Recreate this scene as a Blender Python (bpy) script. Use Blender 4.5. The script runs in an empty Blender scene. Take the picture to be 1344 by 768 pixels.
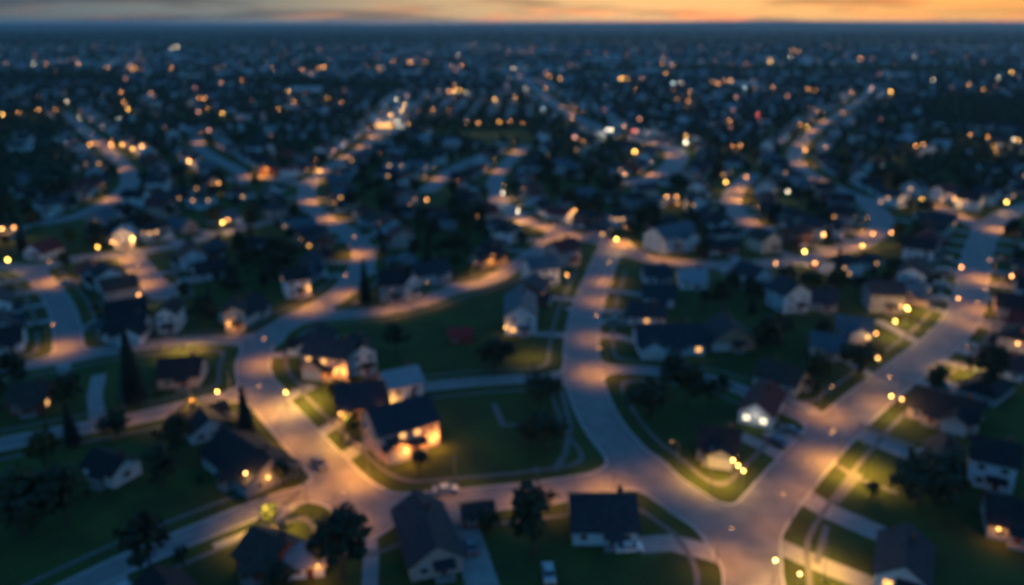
import bpy, math, random
import numpy as np
from mathutils import Vector, Matrix

random.seed(11)
rng = np.random.default_rng(11)
C = bpy.context.scene.collection
SC = bpy.context.scene
R = math.radians

# ------------------------------------------------------------------ camera
CAM_H = 80.0
FPX = 1045.0                       # focal length in pixels of the 1344 wide photograph
PITCH = math.atan((384 - 30) / FPX)
cam_d = bpy.data.cameras.new("camera")
cam = bpy.data.objects.new("camera", cam_d)
C.objects.link(cam)
cam.location = (0, 0, CAM_H)
cam.rotation_euler = (math.pi / 2 - PITCH, 0, 0)
cam_d.sensor_width = 36
cam_d.lens = FPX / 1344 * 36
cam_d.clip_start = 0.5
cam_d.clip_end = 80000
cam_d.dof.use_dof = True           # the photograph is thrown softly out of focus
cam_d.dof.focus_distance = 27.0
cam_d.dof.aperture_fstop = 0.104
SC.camera = cam

# ------------------------------------------------------------------ world
w = bpy.data.worlds.new("World")
SC.world = w
w.use_nodes = True
nt = w.node_tree
nt.nodes.clear()
def N(t, **kw):
    n = nt.nodes.new(t)
    for k, v in kw.items():
        setattr(n, k, v)
    return n
def L(a, b): nt.links.new(a, b)
SUN_AZ = 24.0                      # degrees right of the view
out = N('ShaderNodeOutputWorld')
bg = N('ShaderNodeBackground')
sky = N('ShaderNodeTexSky', sky_type='NISHITA')
sky.sun_disc = False
sky.sun_elevation = R(1.0)
sky.sun_rotation = R(SUN_AZ)
sky.altitude = 80
sky.air_density = 1.2
sky.ozone_density = 3.5
sky.dust_density = 0.6
tc = N('ShaderNodeTexCoord')
sx = N('ShaderNodeSeparateXYZ')
L(tc.outputs['Generated'], sx.inputs[0])
def M(op, a, b=None, c=None, clamp=False):
    n = N('ShaderNodeMath', operation=op)
    n.use_clamp = clamp
    for i, v in enumerate((a, b, c)):
        if v is None: continue
        if isinstance(v, (int, float)): n.inputs[i].default_value = v
        else: L(v, n.inputs[i])
    return n.outputs[0]
# azimuth in degrees from +Y towards +X
az = M('MULTIPLY', M('ARCTAN2', sx.outputs[0], sx.outputs[1]), 180 / math.pi)
el = M('MULTIPLY', M('ARCSINE', sx.outputs[2]), 180 / math.pi)
def maprange(v, a, b, c=0.0, d=1.0):
    n = N('ShaderNodeMapRange')
    L(v, n.inputs[0])
    for i, q in enumerate((a, b, c, d)): n.inputs[i + 1].default_value = q
    return n.outputs[0]
# afterglow colour round the horizon
ramp = N('ShaderNodeValToRGB')
L(maprange(az, -60, 60), ramp.inputs[0])
cr = ramp.color_ramp
stops = [(0.0, (.040, .065, .085)), (.22, (.075, .12, .14)), (.36, (.20, .20, .165)), (.47, (.54, .36, .18)),
         (.57, (.86, .48, .18)), (.70, (.92, .45, .12)), (.80, (.82, .36, .08)), (1.0, (.30, .16, .08))]
cr.elements[0].position = 0; cr.elements[0].color = (*stops[0][1], 1)
cr.elements[1].position = 1; cr.elements[1].color = (*stops[-1][1], 1)
for p, c in stops[1:-1]:
    e = cr.elements.new(p); e.color = (*c, 1)
# long flat clouds: noise stretched sideways
cmb = N('ShaderNodeCombineXYZ')
L(M('MULTIPLY', az, 0.085), cmb.inputs[0])
L(M('MULTIPLY', el, 1.05), cmb.inputs[1])
nz = N('ShaderNodeTexNoise'); nz.inputs['Scale'].default_value = 1.15; nz.inputs['Detail'].default_value = 6
nz.inputs['Roughness'].default_value = .55
L(cmb.outputs[0], nz.inputs['Vector'])
cloud = maprange(nz.outputs[0], .47, .60)
mixc = N('ShaderNodeMix', data_type='RGBA')
L(M('MULTIPLY', cloud, .75), mixc.inputs[0])
L(ramp.outputs[0], mixc.inputs[6])
cc = N('ShaderNodeMix', data_type='RGBA', blend_type='MULTIPLY')
cc.inputs[0].default_value = 1
L(ramp.outputs[0], cc.inputs[6]); cc.inputs[7].default_value = (.36, .34, .46, 1)
L(cc.outputs[2], mixc.inputs[7])
# pink underlit streaks close to the horizon
nz2 = N('ShaderNodeTexNoise'); nz2.inputs['Scale'].default_value = 1.7; nz2.inputs['Detail'].default_value = 3
cmb2 = N('ShaderNodeCombineXYZ')
L(M('MULTIPLY', az, 0.11), cmb2.inputs[0]); L(M('MULTIPLY', el, 1.3), cmb2.inputs[1]); cmb2.inputs[2].default_value = 4.7
L(cmb2.outputs[0], nz2.inputs['Vector'])
pk = M('MULTIPLY', maprange(nz2.outputs[0], .50, .62), maprange(el, 1.6, .3))
mixp = N('ShaderNodeMix', data_type='RGBA')
L(M('MULTIPLY', pk, .8), mixp.inputs[0]); L(mixc.outputs[2], mixp.inputs[6])
pc = N('ShaderNodeMix', data_type='RGBA', blend_type='MULTIPLY'); pc.inputs[0].default_value = 1
L(ramp.outputs[0], pc.inputs[6]); pc.inputs[7].default_value = (1.5, .76, .62, 1)
L(pc.outputs[2], mixp.inputs[7])
# the band fades upward into the Nishita sky
SKY_K = 0.15
EXPO = 2.1                         # exposed for the dusk
EG = 2 ** EXPO
GLOW_GAIN = 1.3 / SKY_K / EG
gl = N('ShaderNodeMix', data_type='RGBA', blend_type='MULTIPLY'); gl.inputs[0].default_value = 1
L(mixp.outputs[2], gl.inputs[6]); gl.inputs[7].default_value = (GLOW_GAIN,) * 3 + (1,)
fin = N('ShaderNodeMix', data_type='RGBA')
L(maprange(el, 2.2, 9.0), fin.inputs[0])
L(gl.outputs[2], fin.inputs[6])
tint = N('ShaderNodeMix', data_type='RGBA', blend_type='MULTIPLY'); tint.inputs[0].default_value = 1
L(sky.outputs[0], tint.inputs[6]); tint.inputs[7].default_value = (.50, 1.12, 1.25, 1)
L(tint.outputs[2], fin.inputs[7])
L(fin.outputs[2], bg.inputs[0])
bg.inputs[1].default_value = SKY_K
L(bg.outputs[0], out.inputs[0])

SC.view_settings.view_transform = 'Standard'
SC.view_settings.look = 'None'
SC.view_settings.exposure = EXPO
SC.view_settings.gamma = 1
SC.render.film_transparent = False
cy = SC.cycles
cy.max_bounces = 3; cy.diffuse_bounces = 2; cy.glossy_bounces = 1; cy.transmission_bounces = 1
cy.volume_bounces = 0; cy.transparent_max_bounces = 4
cy.use_denoising = True
cy.sample_clamp_indirect = 2.0
cy.use_light_tree = True
cy.caustics_reflective = False; cy.caustics_refractive = False

# ------------------------------------------------------------------ pixel -> ground
def ray(px, py):
    a = (px - 672) / FPX; b = (384 - py) / FPX
    cp, sp = math.cos(PITCH), math.sin(PITCH)
    return (a, cp + b * sp, -sp + b * cp)
def at(px, py, z=0.0):
    d = ray(px, py)
    t = (CAM_H - z) / -d[2]
    return Vector((d[0] * t, d[1] * t, z))
def to_px(x, y, z=0.0):
    cp, sp = math.cos(PITCH), math.sin(PITCH)
    dz = z - CAM_H
    f = y * cp - dz * sp; u = y * sp + dz * cp
    if f < 1: return (-9999, -9999)
    return (672 + FPX * x / f, 384 - FPX * u / f)
def in_view(x, y, m=40, z=0):
    p = to_px(x, y, z)
    return -m < p[0] < 1344 + m and -m < p[1] < 768 + m * 1.4

# ------------------------------------------------------------------ materials
def mat(name, col, rough=.8, var=0.0, scale=1.0, col2=None, bump=0.0, spec=.3, stripes=None, metal=0.0):
    m = bpy.data.materials.new(name); m.use_nodes = True
    t = m.node_tree; b = t.nodes['Principled BSDF']
    b.inputs['Roughness'].default_value = rough
    b.inputs['Metallic'].default_value = metal
    b.inputs['Specular IOR Level'].default_value = spec
    c1 = (*col, 1)
    c2 = (*(col2 if col2 else [c * (1 - var) for c in col]), 1)
    n = t.nodes.new('ShaderNodeTexNoise'); n.inputs['Scale'].default_value = scale; n.inputs['Detail'].default_value = 5
    g = t.nodes.new('ShaderNodeTexCoord')
    t.links.new(g.outputs['Object'], n.inputs['Vector'])
    mr = t.nodes.new('ShaderNodeMapRange'); mr.inputs[1].default_value = .35; mr.inputs[2].default_value = .65
    t.links.new(n.outputs[0], mr.inputs[0])
    x = t.nodes.new('ShaderNodeMix'); x.data_type = 'RGBA'
    t.links.new(mr.outputs[0], x.inputs[0]); x.inputs[6].default_value = c1; x.inputs[7].default_value = c2
    last = x.outputs[2]
    if stripes:                     # courses of shingle or boards
        wv = t.nodes.new('ShaderNodeTexWave'); wv.bands_direction = stripes[0]; wv.inputs['Scale'].default_value = stripes[1]
        wv.inputs['Distortion'].default_value = stripes[2]
        t.links.new(g.outputs['Object'], wv.inputs['Vector'])
        mm = t.nodes.new('ShaderNodeMapRange'); mm.inputs[3].default_value = .72; mm.inputs[4].default_value = 1.08
        t.links.new(wv.outputs[1], mm.inputs[0])
        y = t.nodes.new('ShaderNodeMix'); y.data_type = 'RGBA'; y.blend_type = 'MULTIPLY'; y.inputs[0].default_value = 1
        t.links.new(last, y.inputs[6]); t.links.new(mm.outputs[0], y.inputs[7]); last = y.outputs[2]
    t.links.new(last, b.inputs['Base Color'])
    if bump:
        bm = t.nodes.new('ShaderNodeBump'); bm.inputs['Strength'].default_value = bump
        t.links.new(n.outputs[0], bm.inputs['Height']); t.links.new(bm.outputs[0], b.inputs['Normal'])
    return m
def emit(name, col, strength, sampled=False):
    m = bpy.data.materials.new(name); m.use_nodes = True
    t = m.node_tree; b = t.nodes['Principled BSDF']
    b.inputs['Base Color'].default_value = (*[c * .5 for c in col], 1)
    b.inputs['Emission Color'].default_value = (*col, 1)
    b.inputs['Emission Strength'].default_value = strength / EG
    m.cycles.emission_sampling = 'AUTO' if sampled else 'NONE'
    return m

WALLS = {
    'white': mat('white_siding', (.80, .82, .82), .7, .12, .6, stripes=('Z', 2.2, .3)),
    'cream': mat('cream_siding', (.60, .55, .44), .7, .15, .6, stripes=('Z', 2.2, .3)),
    'pale blue': mat('pale_blue_siding', (.50, .64, .70), .7, .12, .6, stripes=('Z', 2.2, .3)),
    'grey': mat('grey_siding', (.30, .32, .34), .75, .15, .6, stripes=('Z', 2.2, .3)),
    'tan': mat('tan_siding', (.38, .29, .21), .8, .2, .6, stripes=('Z', 2.2, .3)),
    'brick red': mat('brick_red_wall', (.28, .10, .07), .85, .35, 1.5, stripes=('Z', 4.0, .6)),
    'pinkish': mat('pinkish_stucco', (.52, .38, .34), .85, .15, .8),
}
ROOFS = {
    'slate': mat('slate_shingle', (.042, .052, .066), .8, .45, 1.1, bump=.3, stripes=('Z', 3.0, 1.5)),
    'charcoal': mat('charcoal_shingle', (.030, .032, .036), .85, .45, 1.3, bump=.3, stripes=('Z', 3.0, 1.5)),
    'brown': mat('brown_shingle', (.085, .062, .050), .85, .4, 1.1, bump=.3, stripes=('Z', 3.0, 1.5)),
    'maroon': mat('maroon_shingle', (.15, .035, .035), .8, .35, 1.1, bump=.3, stripes=('Z', 3.0, 1.5)),
    'red': mat('faded_red_roof', (.42, .04, .04), .7, .3, 1.1, stripes=('X', 2.0, 0)),
    'pale grey': mat('pale_grey_metal_roof', (.36, .36, .38), .55, .15, .8, stripes=('X', 2.0, 0)),
    'blue grey': mat('blue_grey_shingle', (.10, .145, .17), .75, .3, 1.1, bump=.3, stripes=('Z', 3.0, 1.5)),
}
TRIM = mat('white_trim', (.70, .70, .68), .6, .08, 2)
GLASS = mat('dark_window_glass', (.03, .04, .05), .12, .2, .5, spec=.6)
DOORM = mat('painted_door', (.16, .06, .04), .5, .2, 2)
GARM = mat('garage_door_paint', (.55, .55, .53), .6, .1, 1, stripes=('Z', 1.6, 0))
BRICK = mat('chimney_brick', (.22, .11, .08), .9, .4, 3, stripes=('Z', 6, .5))
STEP = mat('porch_concrete', (.34, .33, .31), .9, .2, 1.5)
POLE = mat('galvanised_pole', (.22, .23, .24), .5, .2, 1.5, metal=.6)
BARK = mat('bark', (.10, .075, .055), .95, .4, 3, bump=.4)
LEAF = [mat('leaf_green', (.040, .062, .030), .8, .35, .5), mat('leaf_dark', (.026, .044, .026), .8, .35, .5),
        mat('leaf_yellow_green', (.085, .085, .022), .8, .3, .5)]
NEEDLE = mat('conifer_needles', (.020, .036, .024), .85, .4, .7)
WARM = (1.0, .50, .17); AMBER = (1.0, .62, .16); WHITEL = (1.0, .90, .70); COOL = (.72, .95, 1.0); RED = (1.0, .14, .06); PINK = (1.0, .48, .30)
BULB = {k: emit('lamp_glow_' + k, c, s) for k, c, s in
        (('o', (1.0, .40, .11), 22), ('y', (1.0, .49, .09), 32), ('w', (1.0, .82, .55), 24), ('c', COOL, 18), ('r', RED, 26))}
WIN_LIT = emit('window_lit_warm', (1.0, .46, .12), 2.2)
WIN_LIT_W = emit('window_lit_white', (1.0, .86, .55), 2.3)
WIN_FAR = emit('far_window_lit', (1.0, .42, .26), 3.5)
WIN_FAR_C = emit('far_window_lit_cool', (.75, .85, 1.0), 2.0)

# ------------------------------------------------------------------ mesh builder
class MB:
    def __init__(s): s.v = []; s.f = []; s.m = []; s.T = None
    def add(s, vs, fs, mi=0):
        o = len(s.v)
        if s.T is not None: vs = [tuple(s.T @ Vector(p)) for p in vs]
        s.v.extend(vs); s.f.extend([tuple(o + i for i in f) for f in fs]); s.m.extend([mi] * len(fs))
    def box(s, c, h, mi=0, rz=0.0):
        ca, sa = math.cos(rz), math.sin(rz); vs = []
        for dz in (-1, 1):
            for dx, dy in ((-1, -1), (1, -1), (1, 1), (-1, 1)):
                x, y = dx * h[0], dy * h[1]
                vs.append((c[0] + x * ca - y * sa, c[1] + x * sa + y * ca, c[2] + dz * h[2]))
        s.add(vs, [(3, 2, 1, 0), (4, 5, 6, 7), (0, 1, 5, 4), (1, 2, 6, 5), (2, 3, 7, 6), (3, 0, 4, 7)], mi)
    def slab(s, top, t, mi=0):
        n = len(top)
        vs = list(top) + [(p[0], p[1], p[2] - t) for p in top]
        fs = [tuple(range(n)), tuple(range(2 * n - 1, n - 1, -1))]
        fs += [(i, n + i, n + (i + 1) % n, (i + 1) % n) for i in range(n)]
        s.add(vs, fs, mi)
    def tube(s, pts, rad, seg=8, mi=0, cap=True):
        pts = [Vector(p) for p in pts]; vs = []; fs = []
        for i, p in enumerate(pts):
            d = (pts[min(i + 1, len(pts) - 1)] - pts[max(i - 1, 0)]).normalized()
            u = d.cross(Vector((0, 0, 1)) if abs(d.z) < .9 else Vector((1, 0, 0))).normalized(); q = d.cross(u)
            r = rad[i] if isinstance(rad, (list, tuple)) else rad
            for k in range(seg):
                a = 2 * math.pi * k / seg
                vs.append(tuple(p + u * (r * math.cos(a)) + q * (r * math.sin(a))))
        for i in range(len(pts) - 1):
            for k in range(seg):
                a, b = i * seg + k, i * seg + (k + 1) % seg
                fs.append((a, b, b + seg, a + seg))
        if cap:
            fs.append(tuple(range(seg - 1, -1, -1))); fs.append(tuple((len(pts) - 1) * seg + k for k in range(seg)))
        s.add(vs, fs, mi)
    def ball(s, c, r, mi=0, nu=10, nv=6, sq=(1, 1, 1)):
        vs = []; fs = []
        for j in range(nv + 1):
            th = math.pi * j / nv
            for i in range(nu):
                ph = 2 * math.pi * i / nu
                vs.append((c[0] + r * sq[0] * math.sin(th) * math.cos(ph), c[1] + r * sq[1] * math.sin(th) * math.sin(ph), c[2] + r * sq[2] * math.cos(th)))
        for j in range(nv):
            for i in range(nu):
                a = j * nu + i; b = j * nu + (i + 1) % nu
                fs.append((a, a + nu, b + nu, b))
        s.add(vs, fs, mi)
    def mesh(s, name, mats):
        me = bpy.data.meshes.new(name)
        me.from_pydata(s.v, [], s.f)
        for m in mats: me.materials.append(m)
        if any(s.m): me.polygons.foreach_set('material_index', s.m)
        me.update()
        return me
    def build(s, name, mats, parent=None):
        if not isinstance(mats, (list, tuple)): mats = [mats]
        return link(name, s.mesh(name, mats), parent)
def link(name, data, parent=None):
    o = bpy.data.objects.new(name, data); C.objects.link(o)
    if parent: o.parent = parent
    return o
def tag(o, label=None, cat=None, group=None, kind=None):
    if label: o['label'] = label
    if cat: o['category'] = cat
    if group: o['group'] = group
    if kind: o['kind'] = kind
    return o
KIDS = {}
def copy_tree(o, parent=None):
    c = o.copy(); C.objects.link(c)
    if parent: c.parent = parent
    for ch in list(o.children): copy_tree(ch, c)
    return c

# ------------------------------------------------------------------ roads
# (phrase, width in metres, centre line in photograph pixels on the ground)
RD = [
 ('central street', 9.2, [(808, 318), (797, 335), (785, 365), (772, 400), (764, 440), (764, 480), (775, 525), (800, 570), (845, 618), (905, 662), (960, 700), (985, 740), (990, 790), (992, 850)]),
 ('right curving street', 9.4, [(975, 715), (1005, 668), (1040, 625), (1085, 575), (1135, 528), (1190, 485), (1240, 445), (1268, 408), (1276, 372), (1283, 335), (1297, 302), (1330, 278), (1400, 258)]),
 ('lower cross street', 7.8, [(478, 668), (560, 662), (640, 655), (720, 646), (790, 634), (840, 615)]),
 ('left winding street', 8.4, [(480, 690), (478, 668), (452, 635), (415, 596), (378, 556), (345, 517), (332, 487), (338, 458), (365, 432), (410, 408), (448, 384), (474, 352), (476, 328), (455, 305), (424, 286), (404, 266), (406, 243), (428, 222), (455, 207), (480, 191), (502, 170), (520, 150), (535, 130)]),
 ('upper left lane', 6.4, [(348, 447), (260, 447), (180, 455), (100, 468), (30, 481), (-60, 495)]),
 ('lower left lane', 6.0, [(345, 515), (300, 521), (240, 535), (180, 549), (100, 564), (0, 584), (-60, 598)]),
 ('bottom left road', 5.6, [(470, 652), (405, 648), (340, 668), (240, 708), (150, 747), (60, 792)]),
 ('middle cross street', 7.0, [(395, 416), (440, 414), (500, 409), (550, 398), (595, 381), (640, 370), (680, 347), (712, 324), (732, 305), (742, 296)]),
 ('upper bending street', 8.0, [(690, 192), (672, 208), (655, 228), (648, 248), (660, 270), (688, 289), (722, 300), (765, 312), (808, 320)]),
 ('far right winding street', 9.0, [(812, 322), (860, 342), (950, 348), (1040, 343), (1090, 332), (1132, 318), (1155, 300), (1154, 281), (1130, 262), (1090, 244), (1056, 225), (1043, 206), (1055, 184), (1085, 160), (1120, 138), (1140, 122)]),
 ('distant highway', 13.0, [(610, 88), (665, 94), (692, 107), (715, 126), (745, 148), (790, 169), (840, 183), (882, 195), (886, 214), (862, 232), (828, 240)]),
 ('short street right of centre', 9.0, [(1008, 306), (978, 290), (960, 268), (968, 246), (988, 230)]),
 ('far left cul-de-sac', 7.2, [(-40, 351), (30, 352), (58, 372), (78, 400), (88, 430), (90, 458), (88, 468)]),
 ('upper left cross street', 7.5, [(40, 354), (110, 338), (165, 334), (240, 320), (300, 304), (350, 292)]),
 ('stub street on the left', 8.5, [(168, 334), (182, 350), (198, 370), (216, 388)]),
 ('top left curving street', 9.0, [(85, 148), (112, 172), (145, 200), (168, 226), (170, 242), (152, 260), (108, 282), (60, 292)]),
 ('small curving street upper left', 8.0, [(258, 180), (262, 194), (284, 209), (312, 224), (316, 240)]),
 ('short slanting street', 9.0, [(562, 250), (578, 236), (592, 224), (625, 208)]),
 ('side street at the bend', 4.6, [(560, 508), (640, 500), (740, 495), (762, 493)]),
 ('lane behind the island lawn', 4.6, [(768, 483), (800, 485), (870, 488), (940, 500), (1000, 524), (1065, 552), (1095, 562)]),
 ('upper right side street', 7.5, [(1295, 302), (1265, 288), (1230, 272), (1180, 262), (1140, 262)]),
 ('link road upper left', 7.5, [(300, 236), (345, 233), (405, 244)]),
]
ROADS = []
for ph, wd, pts in RD:
    P = [at(x, y) for x, y in pts]
    # smooth by Catmull-Rom
    q = []
    for i in range(len(P) - 1):
        p0 = P[max(i - 1, 0)]; p1 = P[i]; p2 = P[i + 1]; p3 = P[min(i + 2, len(P) - 1)]
        n = max(2, int((p2 - p1).length / 5))
        n = min(n, 16)
        for k in range(n):
            t = k / n
            q.append(0.5 * ((2 * p1) + (p2 - p0) * t + (2 * p0 - 5 * p1 + 4 * p2 - p3) * t * t + (3 * p1 - p0 - 3 * p2 + p3) * t ** 3))
    q.append(P[-1])
    A = np.array([(p.x, p.y) for p in q])
    if A[0, 1] > A[-1, 1]: A = A[::-1].copy()       # always run from near to far
    seg = np.linalg.norm(A[1:] - A[:-1], axis=1)
    ROADS.append(dict(phrase=ph, w=wd, P=A, s=np.concatenate([[0], np.cumsum(seg)])))

def dist_poly(X, Y, A):
    best = np.full(X.shape, 1e9)
    for i in range(len(A) - 1):
        ax, ay = A[i]; bx, by = A[i + 1]
        dx, dy = bx - ax, by - ay; l2 = dx * dx + dy * dy + 1e-9
        t = np.clip(((X - ax) * dx + (Y - ay) * dy) / l2, 0, 1)
        d = np.hypot(X - ax - t * dx, Y - ay - t * dy)
        np.minimum(best, d, out=best)
    return best
def road_clear(x, y):
    """distance from a point to the nearest road edge"""
    b = 1e9
    for r in ROADS:
        A = r['P']; a = A[:-1]; d = A[1:] - a
        t = np.clip(((x - a[:, 0]) * d[:, 0] + (y - a[:, 1]) * d[:, 1]) / (np.sum(d * d, 1) + 1e-9), 0, 1)
        dd = np.hypot(x - a[:, 0] - t * d[:, 0], y - a[:, 1] - t * d[:, 1]).min() - r['w'] / 2
        if dd < b: b = dd
    return b
def nearest_road(x, y):
    """road index, side (+1 right of travel away), arclength, distance to the edge"""
    best = (1e9,)
    for i, r in enumerate(ROADS):
        A = r['P']; a = A[:-1]; d = A[1:] - a
        t = np.clip(((x - a[:, 0]) * d[:, 0] + (y - a[:, 1]) * d[:, 1]) / (np.sum(d * d, 1) + 1e-9), 0, 1)
        dd = np.hypot(x - a[:, 0] - t * d[:, 0], y - a[:, 1] - t * d[:, 1])
        k = int(dd.argmin())
        e = dd[k] - r['w'] / 2
        if e < best[0]:
            side = 1 if d[k, 0] * (y - a[k, 1]) - d[k, 1] * (x - a[k, 0]) < 0 else -1
            q = a[k] + d[k] * t[k]
            best = (e, i, side, r['s'][k] + t[k] * math.hypot(*d[k]), math.atan2(d[k, 1], d[k, 0]), q)
    return best

# a fan-shaped lattice: fine cells near, coarser far
rows = 80 * 1.0052 ** np.arange(0, 690)
cols = np.arange(-0.95, 0.951, 0.0055)
SX, YY = np.meshgrid(cols, rows)
XX = SX * YY
F = np.full(XX.shape, 1e9)
for r in ROADS:
    d = dist_poly(XX, YY, r['P']) - r['w'] / 2
    k = 4.5
    h = np.clip(k - np.abs(F - d), 0, None) / k
    F = np.minimum(F, d) - np.where(F < 1e8, h * h * k * 0.25, 0)

def band_mesh(name, lo, hi, z, mats, ymax, skirt=0.0, curve=None):
    """sheet over the lattice where lo <= F <= hi, cells clipped along both contour lines"""
    nr = int(np.searchsorted(rows, ymax))
    Fs = F[:nr]; verts = []; faces = []; index = {}
    def vid(x, y):
        key = (round(x, 3), round(y, 3))
        if key not in index:
            index[key] = len(verts); verts.append((x, y, z))
        return index[key]
    mn = np.minimum.reduce([Fs[:-1, :-1], Fs[1:, :-1], Fs[:-1, 1:], Fs[1:, 1:]])
    mx = np.maximum.reduce([Fs[:-1, :-1], Fs[1:, :-1], Fs[:-1, 1:], Fs[1:, 1:]])
    for j, i in np.argwhere((mn < hi) & (mx > lo)):
        poly = [(XX[a, b], YY[a, b], F[a, b]) for a, b in ((j, i), (j, i + 1), (j + 1, i + 1), (j + 1, i))]
        for sign, lim in ((1, lo), (-1, hi)):
            o = []
            n = len(poly)
            for k in range(n):
                p, q = poly[k], poly[(k + 1) % n]
                a = sign * (p[2] - lim); b = sign * (q[2] - lim)
                if a >= 0: o.append(p)
                if (a >= 0) != (b >= 0):
                    t = a / (a - b)
                    o.append(tuple(p[m] + (q[m] - p[m]) * t for m in range(3)))
            poly = o
            if len(poly) < 3: break
        if len(poly) < 3: continue
        ids = []
        for p in poly:
            v = vid(float(p[0]), float(p[1]))
            if not ids or ids[-1] != v: ids.append(v)
        if ids[0] == ids[-1]: ids.pop()
        if len(ids) >= 3 and len(set(ids)) == len(ids): faces.append(tuple(ids))
    if skirt:
        cnt = {}
        for f in faces:
            for k in range(len(f)):
                e = (f[k], f[(k + 1) % len(f)]); cnt[e] = cnt.get(e, 0) + 1
        low = {}
        def lv(i):
            if i not in low:
                low[i] = len(verts); verts.append((verts[i][0], verts[i][1], z - skirt))
            return low[i]
        for (a, b) in [e for e in cnt if (e[1], e[0]) not in cnt]:
            faces.append((b, a, lv(a), lv(b)))
    me = bpy.data.meshes.new(name); me.from_pydata(verts, [], faces)
    for m in mats: me.materials.append(m)
    return tag(link(name, me), kind='structure')

def ground_mat():
    m = bpy.data.materials.new('grass_ground'); m.use_nodes = True
    t = m.node_tree; b = t.nodes['Principled BSDF']; b.inputs['Roughness'].default_value = .95
    b.inputs['Specular IOR Level'].default_value = .1
    g = t.nodes.new('ShaderNodeTexCoord')
    def noise(s, d=6):
        n = t.nodes.new('ShaderNodeTexNoise'); n.inputs['Scale'].default_value = s; n.inputs['Detail'].default_value = d
        t.links.new(g.outputs['Object'], n.inputs['Vector']); return n.outputs[0]
    def mr(v, a, b2):
        n = t.nodes.new('ShaderNodeMapRange'); n.inputs[1].default_value = a; n.inputs[2].default_value = b2
        t.links.new(v, n.inputs[0]); return n.outputs[0]
    def mix(f, a, c):
        n = t.nodes.new('ShaderNodeMix'); n.data_type = 'RGBA'; t.links.new(f, n.inputs[0])
        for i, v in ((6, a), (7, c)):
            if isinstance(v, tuple): n.inputs[i].default_value = (*v, 1)
            else: t.links.new(v, n.inputs[i])
        return n.outputs[2]
    v = t.nodes.new('ShaderNodeTexVoronoi'); v.inputs['Scale'].default_value = .045
    t.links.new(g.outputs['Object'], v.inputs['Vector'])
    sep = t.nodes.new('ShaderNodeSeparateColor'); t.links.new(v.outputs['Color'], sep.inputs[0])
    plots = mix(sep.outputs[0], (.044, .068, .019), (.074, .106, .028))
    a = mix(mr(noise(.12), .42, .62), plots, (.034, .040, .020))
    a = mix(mr(noise(2.5, 3), .3, .75), a, (.076, .098, .027))
    far = mix(mr(noise(.004, 8), .45, .6), (.030, .048, .028), (.060, .065, .045))
    L2 = t.nodes.new('ShaderNodeSeparateXYZ'); t.links.new(g.outputs['Object'], L2.inputs[0])
    a = mix(mr(L2.outputs[1], 900, 2500), a, far)
    t.links.new(a, b.inputs['Base Color'])
    return m
G = MB()
gx = [-36000, -9000, -2500, -800, 0, 800, 2500, 9000, 36000]; gy = [-400, 60, 500, 1500, 5000, 15000, 38000]
for j in gy:
    for i in gx: G.v.append((i, j, 0))
nx = len(gx)
for j in range(len(gy) - 1):
    for i in range(nx - 1): G.f.append((j * nx + i, j * nx + i + 1, (j + 1) * nx + i + 1, (j + 1) * nx + i)); G.m.append(0)
tag(G.build('ground', ground_mat()), 'dark green grass lawns and fields reaching to the horizon', kind='structure')

ASPH = mat('worn_road_surface', (.245, .228, .222), .75, 0, .30, col2=(.18, .17, .17), bump=.05, spec=.35)
KERB = mat('kerb_concrete', (.46, .45, .43), .85, .2, 1.0)
WALK = mat('sidewalk_concrete', (.17, .165, .155), .9, .2, .8)
PAVE = mat('driveway_concrete', (.33, .32, .305), .85, .22, .5)
tag(band_mesh('road', -1e9, -.38, .05, [ASPH], 2600), 'pale worn suburban streets winding through the houses')
tag(band_mesh('kerb', -.38, 0.02, .15, [KERB], 700, skirt=.13), 'pale concrete kerb edging the streets')
tag(band_mesh('sidewalk', 3.2, 4.1, .045, [WALK], 260), 'concrete sidewalks set back from the kerb')

# hills at the horizon
Hm = MB(); nn = 160
prof = []
for i in range(nn + 1):
    x = -14000 + 28000 * i / nn
    e = 62 + 5 * math.sin(x / 1900) + 4 * math.sin(x / 730 + 1)
    e += 36 * math.exp(-((x - 5000) / 3600) ** 2) + 12 * math.exp(-((x - 9500) / 2500) ** 2)
    prof.append((x, e))
for (x, e) in prof:
    Hm.v += [(x, 13200, -1), (x, 14200, e * .62), (x, 15200, e), (x, 17500, -1)]
for i in range(nn):
    for k in range(3):
        a = i * 4 + k; Hm.f.append((a, a + 4, a + 5, a + 1)); Hm.m.append(0)
tag(Hm.build('hills', mat('wooded_hills', (.035, .05, .035), .95, .3, .002)), 'low wooded ridge along the horizon', kind='structure')

# haze
hz = MB(); hz.box((0, 18800, 56.0), (37000, 19500, 57.0))
HM = bpy.data.materials.new('haze_air'); HM.use_nodes = True
t = HM.node_tree; t.nodes.clear()
o_ = t.nodes.new('ShaderNodeOutputMaterial'); pv = t.nodes.new('ShaderNodeVolumePrincipled')
pv.inputs['Color'].default_value = (.75, .88, 1.0, 1); pv.inputs['Density'].default_value = 0.44e-4
pv.inputs['Anisotropy'].default_value = 0.5
t.links.new(pv.outputs[0], o_.inputs['Volume'])
tag(hz.build('haze', HM), 'thin blue evening haze', kind='stuff')

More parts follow.
